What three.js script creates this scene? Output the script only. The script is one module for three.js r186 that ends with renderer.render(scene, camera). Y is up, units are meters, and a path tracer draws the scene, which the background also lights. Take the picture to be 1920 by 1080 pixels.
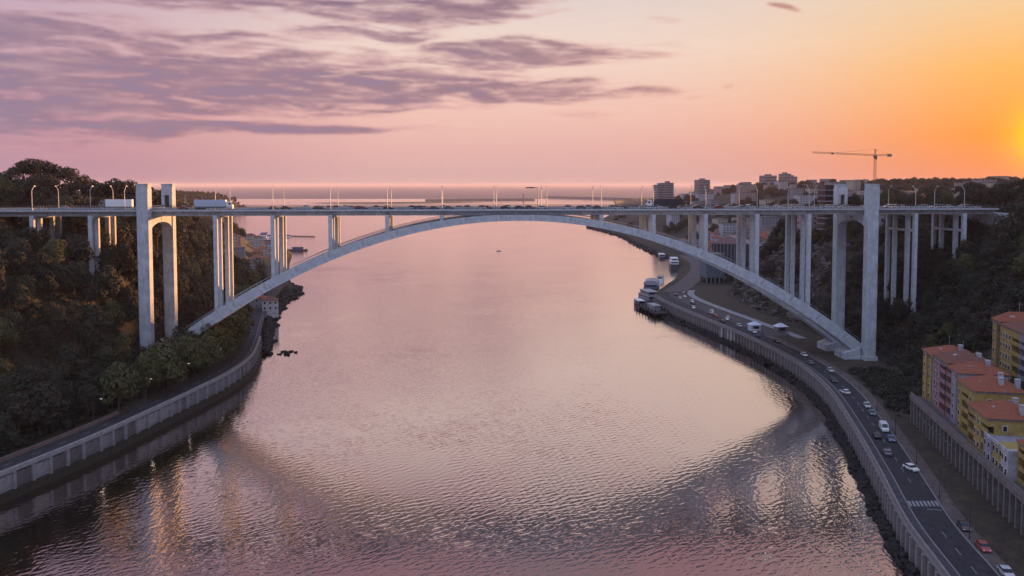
import * as THREE from 'three';
import { mergeGeometries } from 'three/addons/utils/BufferGeometryUtils.js';
import { createNoise2D, createNoise3D, createNoise4D } from 'simplex-noise';

// ---------------------------------------------------------------- camera, sky, sun, exposure
const scene = new THREE.Scene();
const renderer = new THREE.WebGLRenderer({ antialias: true });
renderer.toneMapping = THREE.LinearToneMapping;
renderer.toneMappingExposure = 2.2;
renderer.shadowMap.enabled = true;

const rad = Math.PI / 180;
const camera = new THREE.PerspectiveCamera(2 * Math.atan(652 / 1560) / rad, 1920 / 1304, 1, 160000);
camera.position.set(0, 80, 0);
camera.rotation.x = -3 * rad;
camera.setViewOffset(1920, 1304, 0, 224, 1920, 1080);
scene.add(camera);

const rng = (a) => () => { a |= 0; a = a + 0x6D2B79F5 | 0; let t = Math.imul(a ^ a >>> 15, 1 | a); t = t + Math.imul(t ^ t >>> 7, 61 | t) ^ t; return ((t ^ t >>> 14) >>> 0) / 4294967296; };
const R = rng(20240611);
const n2 = createNoise2D(rng(11)), n2b = createNoise2D(rng(12)), n3 = createNoise3D(rng(13)), n4 = createNoise4D(rng(14));
const clamp = (x, a = 0, b = 1) => Math.min(b, Math.max(a, x));
const lerp = (a, b, t) => a + (b - a) * t;
const smooth = (a, b, x) => { const t = clamp((x - a) / (b - a)); return t * t * (3 - 2 * t); };
const fbm = (x, y, o = 5, f = n2) => { let s = 0, a = 0.5; for (let i = 0; i < o; i++) { s += a * f(x, y); x = x * 2.03 + 17.1; y = y * 2.03 - 9.7; a *= 0.5; } return s; };
const table = (keys, x) => {                              // piecewise linear, values are numbers or arrays
  if (x <= keys[0][0]) return keys[0][1];
  for (let i = 1; i < keys.length; i++) if (x <= keys[i][0]) {
    const [x0, v0] = keys[i - 1], [x1, v1] = keys[i], t = (x - x0) / (x1 - x0);
    return Array.isArray(v0) ? v0.map((v, k) => lerp(v, v1[k], t)) : lerp(v0, v1, t);
  }
  return keys[keys.length - 1][1];
};

const SUN_AZ = 32.9, SUN_EL = 2.7;
const sunDir = new THREE.Vector3(Math.sin(SUN_AZ * rad) * Math.cos(SUN_EL * rad), Math.sin(SUN_EL * rad), -Math.cos(SUN_AZ * rad) * Math.cos(SUN_EL * rad));
{
  // evening sky: rose horizon, cream above, orange round the low sun, blue-grey overhead and opposite; long mauve stratocumulus
  const base = [[0, [.66, .41, .40]], [2.4, [.79, .455, .415]], [4.8, [.88, .55, .47]], [9, [.89, .69, .60]], [12.5, [.77, .64, .61]], [17, [.74, .62, .61]], [20, [.50, .42, .44]], [24, [.22, .19, .235]], [32, [.26, .28, .37]], [45, [.36, .46, .70]], [90, [.54, .70, 1.12]]];  // unseen keys above the view darkened to deepen the lower water
  const warm = [[0, [.90, .27, .13]], [3, [1.0, .33, .05]], [7, [.99, .49, .13]], [12.5, [.87, .66, .42]], [18, [.72, .58, .46]], [25, [.36, .32, .33]], [45, [.42, .50, .70]], [90, [.54, .70, 1.12]]];
  const back = [[0, [.40, .43, .60]], [10, [.37, .39, .54]], [19, [.41, .46, .66]], [30, [.76, .88, 1.28]], [45, [.92, 1.10, 1.64]], [90, [.54, .70, 1.12]]];  // unseen sky behind, higher keys brightened to light the bridge fronts
  const bands = [ // azimuth, elevation, half widths, weight
    [-23, 12.6, 16, 1.75, 1.1], [-7, 11.9, 8.5, 1.35, .95], [-9, 10.0, 5, .7, .8], [-17.3, 9.5, 3.6, .5, .75], [1.2, 8.8, 8.5, .95, .95],
    [-21, 6.7, 20, 2.2, 1.05], [-3, 6.5, 9.5, .85, .95], [4, 6.05, 6.2, .45, .8], [-18.5, 3.7, 12.5, .5, 1.15], [-31, 5.0, 11, 2.8, 1.0], [-29, 9.0, 11, 1.3, .9],
    [17.8, 11.4, .55, .28, 1.0], [2.5, 11.6, 2.2, .3, .45], [8.8, 10.6, 1.7, .2, .4], [14.2, 6.5, .7, .16, .5], [4.5, 4.9, 1.6, .25, .5], [12, 5.8, 1.4, .14, .35]];
  const W = 4096, H = 2048, data = new Float32Array(W * H * 4);
  for (let j = 0; j < H; j++) {
    const e = ((j + .5) / H - .5) * 180, b0 = table(base, Math.max(e, 0)), w0 = table(warm, Math.max(e, 0)), k0 = table(back, Math.max(e, 0)), ce = Math.cos(e * rad), se = Math.sin(e * rad);
    for (let i = 0; i < W; i++) {
      const o = (j * W + i) * 4;
      data[o + 3] = 1;
      if (e < -0.3) { data[o] = .10; data[o + 1] = .085; data[o + 2] = .10; continue; }
      const phi = ((i + .5) / W - .5) * 2 * Math.PI, x = ce * Math.cos(phi), z = ce * Math.sin(phi);
      const a = Math.atan2(x, -z) / rad;                  // 0 ahead, positive to the right
      let da = Math.abs(a - SUN_AZ); if (da > 180) da = 360 - da;
      const dot = x * sunDir.x + se * sunDir.y + z * sunDir.z, ang = Math.acos(clamp(dot, -1, 1)) / rad;
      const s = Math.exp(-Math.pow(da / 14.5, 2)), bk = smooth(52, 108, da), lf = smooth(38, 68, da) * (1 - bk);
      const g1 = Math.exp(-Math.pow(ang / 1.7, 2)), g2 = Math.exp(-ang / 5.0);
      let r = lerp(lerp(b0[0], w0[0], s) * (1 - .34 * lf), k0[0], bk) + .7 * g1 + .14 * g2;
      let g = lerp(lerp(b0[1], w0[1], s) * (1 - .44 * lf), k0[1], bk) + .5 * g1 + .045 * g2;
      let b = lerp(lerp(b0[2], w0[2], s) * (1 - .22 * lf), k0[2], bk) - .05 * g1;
      // clouds
      const wx = 2.2 * n2(a / 14 + 3, e / 3.1), wy = .35 * n2(a / 9 - 7, e / 2.2 + 5);
      let m = 0;
      if (Math.abs(a) < 50 && e < 16) for (const [ba, be, ra, re, w] of bands) {
        const q = ((a + wx - ba) / ra) ** 2 + ((e + wy - be) / re) ** 2;
        if (q < 3) m = Math.max(m, w * Math.exp(-q * q * .7));
      }
      const out = Math.max(smooth(17.5, 22, e) * (1 - smooth(60, 85, e)), smooth(38, 46, Math.abs(a)) * smooth(1.5, 4, e) * (1 - smooth(60, 85, e)));
      if (out > 0) {                                      // unseen sky, with a cloud bank added overhead to darken the water; streaks flatten towards the horizon
        const k = 1 / (se + .10), f = fbm(x * k * 1.5 + 40, z * k * 1.1 - 13, 5, n2b);
        m = Math.max(m, out * smooth(-.08, .34, f + .13 * smooth(20, 60, da) - .24 * bk - .10 + .30 * smooth(18, 23, e) * (1 - smooth(38, 55, e)) * (1 - bk)) * .95);
      }
      if (m > .02) {
        const n = fbm((a + wx * .6) / 6.5, (e + wy + .02 * a) / .7, 6) + .35 * fbm(a / 1.6, e / .32, 4, n2b);
        const streak = fbm(a / 11 + 5, (e + .03 * a) / .42, 5, n2b), d = smooth(.04, 1.06, 1.0 * m - .06 + .56 * n * Math.min(1, m * 2) + .26 * streak * Math.min(1, m * 2)) * .94;
        const body = clamp(.24 + .85 * fbm(a / 7 + 9, e / 1.2 + 2, 4, n2b) + .25 * n + .55 * streak);
        const cs = Math.exp(-Math.pow(da / 22, 2)) * (1 - .85 * smooth(13, 21, e));
        const cr = lerp(lerp(.21, .47, body), .62, cs), cg = lerp(lerp(.135, .29, body), .33, cs), cb = lerp(lerp(.22, .33, body), .22, cs);
        const rim = d * (1 - d) * 4 * .10 * (1 - bk);
        r = lerp(r, lerp(cr, .42, bk), d) + rim; g = lerp(g, lerp(cg, .45, bk), d) + rim * .35; b = lerp(b, lerp(cb, .62, bk), d) + rim * .22;
      }
      const fine = 1 + .012 * n2(a / 3, e / .4);
      data[o] = Math.max(0, r * fine) / 2.2; data[o + 1] = Math.max(0, g * fine) / 2.2; data[o + 2] = Math.max(0, b * fine) / 2.2;
    }
  }
  const t = new THREE.DataTexture(data, W, H, THREE.RGBAFormat, THREE.FloatType);
  t.mapping = THREE.EquirectangularReflectionMapping; t.magFilter = THREE.LinearFilter; t.needsUpdate = true;
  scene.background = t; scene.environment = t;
}
const sun = new THREE.DirectionalLight(new THREE.Color().setRGB(1, .47, .18), 5);
sun.position.copy(sunDir).multiplyScalar(1500); sun.target.position.set(0, 30, -400);
sun.position.add(sun.target.position);
sun.castShadow = true; sun.shadow.radius = 2; sun.shadow.mapSize.set(4096, 4096);
Object.assign(sun.shadow.camera, { left: -500, right: 500, top: 300, bottom: -300, near: 10, far: 4000 });
scene.add(sun, sun.target);
scene.fog = new THREE.FogExp2(new THREE.Color().setRGB(.95, .80, .82), 0.000038);

// ---------------------------------------------------------------- helpers
const taken = new Set();
const numbered = (n) => { let k = n, i = 0; while (taken.has(k)) k = n + '_' + String(++i).padStart(3, '0'); taken.add(k); return k; };
function mesh(name, geo, mat, parent = scene) {
  const g = Array.isArray(geo) ? (geo.length > 1 ? mergeGeometries(geo.map((q) => q.index ? q.toNonIndexed() : q)) : geo[0]) : geo;
  const m = new THREE.Mesh(g, mat); m.name = parent === scene ? numbered(name) : name; m.castShadow = m.receiveShadow = true; parent.add(m); return m;
}
function tag(o, label, category, group) { Object.assign(o.userData, { label, category }); if (group) o.userData.group = group; return o; }
function thing(name, label, category, [x, y, z] = [0, 0, 0], turn = 0, group) {
  const o = new THREE.Group(); o.name = numbered(name); scene.add(o); o.position.set(x, y, z); o.rotation.y = turn; return tag(o, label, category, group);
}
function struct(name, geo, mat) { const m = mesh(name, geo, mat); m.userData.kind = 'structure'; return m; }
function dup(src, [x, y, z], turn, label, group, scale) {
  const o = src.clone(); o.name = numbered(src.name.replace(/_\d{3}$/, '')); o.userData = { ...src.userData }; scene.add(o);
  o.position.set(x, y, z); o.rotation.y = turn; if (label) o.userData.label = label; if (group) o.userData.group = group; if (scale) o.scale.set(...(Array.isArray(scale) ? scale : [scale, scale, scale])); return o;
}
function bx(w, h, d, x = 0, y = 0, z = 0, ry = 0) {       // box standing on y, uv in metres
  const g = new THREE.BoxGeometry(w, h, d), uv = g.attributes.uv, S = [[d, h], [d, h], [w, d], [w, d], [w, h], [w, h]];
  for (let f = 0; f < 6; f++) for (let k = 0; k < 4; k++) { const i = f * 4 + k; uv.setXY(i, uv.getX(i) * S[f][0] + x * .37 + z * .61, uv.getY(i) * S[f][1] + y); }
  if (ry) g.rotateY(ry);
  return g.translate(x, y + h / 2, z);
}
function geom(pos, uv, idx, col) {
  const g = new THREE.BufferGeometry();
  g.setAttribute('position', new THREE.Float32BufferAttribute(pos, 3)); g.setAttribute('uv', new THREE.Float32BufferAttribute(uv, 2));
  if (col) g.setAttribute('color', new THREE.Float32BufferAttribute(col, 3));
  if (idx) g.setIndex(idx); g.computeVertexNormals(); return g;
}
function ex(pts, a0, a1, axis = 'y') {                    // polygon extruded along an axis. y: pts are (x,z); z: pts are (x,y); x: pts are (z,y)
  const P = (u, v, a) => axis === 'y' ? [u, a, v] : axis === 'z' ? [u, v, a] : [a, v, u];
  const pos = [], uv = [], idx = [], n = pts.length; let len = 0;
  for (let i = 0; i < n; i++) {
    const p = pts[i], q = pts[(i + 1) % n], L = Math.hypot(q[0] - p[0], q[1] - p[1]), b = pos.length / 3;
    pos.push(...P(...p, a0), ...P(...q, a0), ...P(...q, a1), ...P(...p, a1));
    const U = axis === 'y' ? [[len, a0], [len + L, a0], [len + L, a1], [len, a1]] : [[a0, len], [a0, len + L], [a1, len + L], [a1, len]];
    uv.push(...U.flat()); idx.push(b, b + 1, b + 2, b, b + 2, b + 3); len += L;
  }
  const tri = THREE.ShapeUtils.triangulateShape(pts.map((p) => new THREE.Vector2(...p)), []);
  for (const a of [a0, a1]) { const b = pos.length / 3; for (const p of pts) { pos.push(...P(...p, a)); uv.push(p[0], p[1]); } for (const t of tri) idx.push(...t.map((k) => k + b)); }
  return geom(pos, uv, idx).toNonIndexed();
}
const flat = (g) => { const q = g.index ? g.toNonIndexed() : g; q.computeVertexNormals(); return q; };
const chamf = (x0, x1, z0, z1, c) => [[x0 + c, z0], [x1 - c, z0], [x1, z0 + c], [x1, z1 - c], [x1 - c, z1], [x0 + c, z1], [x0, z1 - c], [x0, z0 + c]];
function tubeBetween(a, b, r, r2 = r, seg = 6) {
  const A = new THREE.Vector3(...a), B = new THREE.Vector3(...b), g = new THREE.CylinderGeometry(r2, r, A.distanceTo(B), seg, 1);
  g.applyQuaternion(new THREE.Quaternion().setFromUnitVectors(new THREE.Vector3(0, 1, 0), B.clone().sub(A).normalize()));
  return g.translate((A.x + B.x) / 2, (A.y + B.y) / 2, (A.z + B.z) / 2);
}
// tileable textures: noise on a torus
function torus(u, v, f, seed = 0) { const a = u * 2 * Math.PI, b = v * 2 * Math.PI, r = f / (2 * Math.PI); return n4(r * Math.cos(a) + seed, r * Math.sin(a), r * Math.cos(b) + seed, r * Math.sin(b)); }
function tex(size, metres, fn) {
  const d = new Uint8Array(size * size * 4);
  for (let j = 0; j < size; j++) for (let i = 0; i < size; i++) { const c = fn(i / size, j / size), o = (j * size + i) * 4; for (let k = 0; k < 3; k++) d[o + k] = clamp(Math.round((c.length ? c[k] : c) * 255), 0, 255); d[o + 3] = 255; }
  const t = new THREE.DataTexture(d, size, size); t.wrapS = t.wrapT = THREE.RepeatWrapping; t.magFilter = THREE.LinearFilter; t.minFilter = THREE.LinearMipmapLinearFilter; t.generateMipmaps = true;
  t.colorSpace = THREE.SRGBColorSpace; t.repeat.set(1 / metres, 1 / metres); t.needsUpdate = true; return t;
}
const C = (r, g, b) => new THREE.Color().setRGB(r, g, b);
const std = (c, roughness = .85, o = {}) => new THREE.MeshStandardMaterial({ color: Array.isArray(c) ? C(...c) : c, roughness, ...o });
const T = {
  concrete: tex(512, 14, (u, v) => { const s = .84 + .06 * torus(u, v, 3, 1) + .05 * torus(u, v, 9, 4) + .035 * torus(u, v, 40, 8) + .09 * torus(u, v * .12, 30, 2) * smooth(-.4, .5, torus(u, v, 4, 7)) - .07 * smooth(.1, .8, torus(u, v * .3, 7, 61)) - .05 * smooth(.2, .8, torus(u, v * .2, 18, 66)); return [s, s * .995, s * .98]; }),
  rough: tex(512, 9, (u, v) => { const s = .78 + .10 * torus(u, v, 4, 21) + .09 * torus(u, v, 14, 24) + .07 * torus(u, v, 50, 28); return [s, s, s]; }),
  asphalt: tex(512, 11, (u, v) => { const s = .78 + .12 * torus(u, v, 3, 31) + .10 * torus(u, v, 9, 34) + .07 * torus(u, v, 70, 38) - .14 * smooth(.3, .5, torus(u * 3, v, 3, 36)); return [s, s, s * 1.01]; }),
  ground: tex(512, 37, (u, v) => { const a = torus(u, v, 5, 41), b = torus(u, v, 18, 44), c = torus(u, v, 60, 48); const s = .72 + .12 * a + .12 * b + .12 * c; return [s * (1 + .07 * b), s, s * (.86 - .06 * a)]; }),
  tiles: tex(256, 4, (u, v) => { const s = .80 + .10 * torus(u, v, 6, 51) + .10 * torus(u, v, 24, 54); return [s, s * .96, s * .93]; }),
};
const MAT = {
  concrete: std([.60, .645, .71], .8, { map: T.concrete, bumpMap: T.concrete, bumpScale: .02 }),
  concreteDark: std([.30, .29, .29], .9, { map: T.concrete }),
  quay: std([.50, .49, .50], .9, { map: T.rough }),
  quayOld: std([.20, .17, .17], .95, { map: T.rough }),
  quayRib: std([.34, .30, .30], .95, { map: T.rough }),
  algae: std([.045, .040, .026], .95, { map: T.rough }),
  rock: std([.030, .026, .027], .95, { map: T.rough }),
  asphalt: std([.038, .035, .043], .9, { map: T.asphalt }),
  paving: std([.088, .078, .090], .92, { map: T.asphalt }),
  earth: std([.078, .058, .050], .97, { map: T.ground }),
  hill: std([.045, .037, .027], .97, { map: T.ground }),
  kerb: std([.20, .19, .19], .9),
  paint: std([.36, .35, .35], .8, { map: T.asphalt }),
  rail: std([.32, .32, .34], .6, { metalness: .3 }),
  lampGrey: std([.46, .45, .45], .5, { metalness: .2 }),
  steelDark: std([.06, .06, .065], .5, { metalness: .4 }),
  glass: new THREE.MeshPhysicalMaterial({ color: C(.015, .017, .022), roughness: .12, ior: 1.5 }),
  black: std([.012, .012, .014], .6),
};
// ---------------------------------------------------------------- river, sea and land
{
  const N = 2048, S = 256, h = new Float32Array(N * N), r = rng(77);
  for (let k = 0; k < 110; k++) {                         // wind ripples: sinusoids that fit the tile, most of them running down to the left
    const L = .62 * Math.pow(4.6, Math.pow(r(), 1.2)), th = (215 + (r() - .5) * 110) * rad, kx = Math.round(S / L * Math.cos(th)), ky = Math.round(S / L * Math.sin(th)), ph = r() * 6.283, A = .011 * Math.pow(L, 1.05);
    const cx = new Float32Array(N), sx = new Float32Array(N);
    for (let i = 0; i < N; i++) { const p = kx * i / N * 2 * Math.PI + ph; cx[i] = Math.cos(p); sx[i] = Math.sin(p); }
    for (let j = 0; j < N; j++) { const q = ky * j / N * 2 * Math.PI, c = Math.cos(q) * A, s = Math.sin(q) * A; for (let i = 0; i < N; i++) h[j * N + i] += cx[i] * c - sx[i] * s; }
  }
  let lo = 1e9, hi = -1e9; for (let i = 0; i < h.length; i++) { const u = (i % N) / N, v = Math.floor(i / N) / N; if (i % 1 === 0) h[i] *= Math.max(.16, .60 + .55 * torus(u, v, 3, 91) + .30 * torus(u, v, 8, 93) + .18 * torus(u, v, 20, 95)); lo = Math.min(lo, h[i]); hi = Math.max(hi, h[i]); }
  const d = new Float32Array(N * N * 4);
  for (let i = 0; i < h.length; i++) { const v = (h[i] - lo) / (hi - lo); d[i * 4] = d[i * 4 + 1] = d[i * 4 + 2] = v; d[i * 4 + 3] = 1; }
  const t = new THREE.DataTexture(d, N, N, THREE.RGBAFormat, THREE.FloatType); t.wrapS = t.wrapT = THREE.RepeatWrapping; t.magFilter = THREE.LinearFilter; t.repeat.set(1 / S, 1 / S); t.needsUpdate = true;
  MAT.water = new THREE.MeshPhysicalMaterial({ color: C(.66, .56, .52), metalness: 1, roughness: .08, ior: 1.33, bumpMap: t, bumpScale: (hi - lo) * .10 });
  const sheet = (name, xs, zs, mat) => { const pos = [], uv = [], idx = [];
  for (const z of zs) for (const x of xs) { pos.push(x, 0, z); uv.push(x, z); }
  for (let j = 0; j < zs.length - 1; j++) for (let i = 0; i < xs.length - 1; i++) { const a = j * xs.length + i; idx.push(a, a + 1, a + xs.length + 1, a, a + xs.length + 1, a + xs.length); }
  struct(name, geom(pos, uv, idx), mat); };
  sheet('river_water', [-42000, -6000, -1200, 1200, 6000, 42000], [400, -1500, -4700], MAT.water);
  // the open sea beyond the river mouth is choppy, so it mirrors less of the low sky
  sheet('sea_water', [-42000, -6000, 6000, 42000], [-4700, -9000, -42000], new THREE.MeshPhysicalMaterial({ color: C(.10, .085, .115), roughness: .55, ior: 1.33 }));
}
const hermite = (keys) => (z) => {                        // keys: [z, value] with z falling (away from the camera)
  const n = keys.length; if (z >= keys[0][0]) return keys[0][1]; if (z <= keys[n - 1][0]) return keys[n - 1][1];
  let i = 1; while (z < keys[i][0]) i++;
  const [z0, v0] = keys[i - 1], [z1, v1] = keys[i], m = (k) => k <= 0 || k >= n - 1 ? (keys[Math.min(n - 1, k + 1)][1] - keys[Math.max(0, k - 1)][1]) / (keys[Math.min(n - 1, k + 1)][0] - keys[Math.max(0, k - 1)][0]) : .5 * ((keys[k + 1][1] - keys[k][1]) / (keys[k + 1][0] - keys[k][0]) + (keys[k][1] - keys[k - 1][1]) / (keys[k][0] - keys[k - 1][0]));
  const L = z1 - z0, t = (z - z0) / L, t2 = t * t, t3 = t2 * t;
  return (2 * t3 - 3 * t2 + 1) * v0 + (t3 - 2 * t2 + t) * L * m(i - 1) + (-2 * t3 + 3 * t2) * v1 + (t3 - t2) * L * m(i);
};
const edgeL = hermite([[20, -174], [-100, -153], [-150, -142], [-206, -128.5], [-240, -120.3], [-262, -116.8], [-293, -112.3], [-319, -109.4], [-349, -110.5], [-385, -118], [-444, -133], [-509, -148], [-595, -163], [-625, -168], [-658, -180], [-808, -222], [-1005, -275], [-1327, -440], [-1600, -560], [-2300, -760], [-2700, -880], [-3000, -1400]]);
const edgeR = hermite([[20, 60], [-100, 71.5], [-152, 80.7], [-175, 84.7], [-206, 92.7], [-248, 103], [-297, 113.3], [-333, 116.5], [-385, 114], [-442, 106], [-490, 98.5], [-530, 94], [-555, 95], [-600, 111], [-645, 127], [-727, 150], [-808, 166], [-965, 173], [-1100, 172], [-1260, 176], [-1400, 165], [-1530, 150], [-1700, 172], [-2200, 262], [-3200, 400], [-4465, 545]]);
const neg = (k) => k.map(([z, v]) => [-z, v]);
const zt = (keys) => { const q = neg(keys); return (z) => table(q, -z); };
const benchL = zt([[-600, 7], [-720, 3], [-3000, 2.5]]), ampL = zt([[-560, 1], [-700, .75], [-900, .42], [-1400, .3], [-2300, .72], [-2700, .6], [-3000, .1]]);
const profL = [[0, 0], [12, 0], [22, 2], [36, 8], [56, 41], [78, 51], [95, 59], [130, 67], [220, 72], [600, 70], [2500, 40]];
const groundL = (z, d) => benchL(z) + ampL(z) * (table(profL, d) + smooth(14, 60, d) * 5 * fbm(z / 60, d / 60, 4));
const benchR = zt([[-560, 7], [-640, 7], [-760, 4.5], [-1000, 3], [-4465, 2]]);
const footR = zt([[-150, 26], [-250, 27], [-300, 31], [-342, 37], [-400, 37], [-450, 40], [-530, 50], [-600, 52], [-700, 70], [-900, 45], [-1300, 35], [-4465, 60]]);
const slopeR = zt([[-150, 1.0], [-250, 1.1], [-342, 1.12], [-420, 1.7], [-520, 1.6], [-590, 1.0], [-680, .42], [-900, .28], [-1300, .34], [-2000, .25], [-4465, .08]]);
const topR = zt([[-150, 62], [-342, 62], [-500, 56], [-600, 54], [-800, 58], [-1200, 62], [-2000, 60], [-3000, 35], [-4465, 10]]);
const groundR = (z, d) => { const u = Math.max(0, d - footR(z)), h = u * slopeR(z), t = topR(z), k = t * Math.tanh(h / t * 1.0 + .35 * (h / t) ** 3); return benchR(z) + k + smooth(100, 500, d) * 9 * smooth(-3200, -1500, z) + smooth(4, 40, u) * 5 * fbm(z / 50 + 31, d / 50, 4); };
const landY = (x, z) => x < 0 ? groundL(z, edgeL(z) - x) : groundR(z, x - edgeR(z));
function land(name, edge, ground, side, zs, ds, shore) {
  const pos = [], uv = [], idx = [], n = ds.length;
  zs.forEach((z, j) => ds.forEach((d, i) => {
    const hard = shore(z), x = edge(z) + side * (hard && d <= 0 ? 1.6 + d * .01 : d), y = d < 0 ? (hard ? -2 : lerp(benchSide(side, z), -2, clamp(-d / 8))) : ground(z, d) - (d === 0 && hard ? .3 : .06);
    pos.push(x, y, z); uv.push(x, z);
    if (i && j) { const a = j * n + i; idx.push(a, a - 1, a - n - 1, a, a - n - 1, a - n); }
  }));
  return struct(name, geom(pos, uv, idx), MAT.hill);
}
const benchSide = (s, z) => s < 0 ? benchL(z) : benchR(z);
const range = (a, b, s) => { const o = []; for (let x = a; s > 0 ? x < b - 1e-6 : x > b + 1e-6; x += s) o.push(x); return o; };
const dsN = [-8, -.01, 0, ...range(4, 140, 4), ...range(140, 300, 12), ...range(300, 900, 50), 900, 1200, 1700, 2500];
land('terrain_left', edgeL, groundL, -1, [...range(20, -700, -5), ...range(-700, -1500, -15), ...range(-1500, -3001, -60)], dsN, (z) => z > -600);
land('terrain_right', edgeR, groundR, 1, [...range(20, -700, -5), ...range(-700, -1500, -15), ...range(-1500, -4466, -60)], dsN, (z) => z > -600);

function ribbon(f0, f1, y, z0, z1, step, mat, name, kind = 'structure', yf) {     // flat strip between two lines x = f(z)
  const pos = [], uv = [], idx = []; let k = 0;
  for (let z = z0; z >= z1 - .01; z -= step, k += 2) { const a = f0(z), b = f1(z); pos.push(a, yf ? yf(z) : y, z, b, yf ? yf(z) : y, z); uv.push(a, z, b, z); if (k) idx.push(k - 2, k - 1, k + 1, k - 2, k + 1, k); }
  const m = mesh(name, geom(pos, uv, idx), mat); m.userData.kind = kind; return m;
}
function kerbRun(f, w, y, h, z0, z1, step, mat, name, parent) {                    // a long low wall that follows a line
  const pos = [], uv = [], idx = []; let k = 0, L = 0;
  for (let z = z0; z >= z1 - .01; z -= step) {
    const x = f(z); [[x - w / 2, y], [x - w / 2, y + h], [x + w / 2, y + h], [x + w / 2, y]].forEach(([px, py], i) => { pos.push(px, py, z); uv.push(L, i < 2 ? i * h : h + w * (i - 1)); });
    if (k) for (let i = 0; i < 3; i++) idx.push(k - 4 + i, k + i, k + i + 1, k - 4 + i, k + i + 1, k - 3 + i);
    k += 4; L += step;
  }
  const m = mesh(name, flat(geom(pos, uv, idx)), mat, parent); return m;
}

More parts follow.
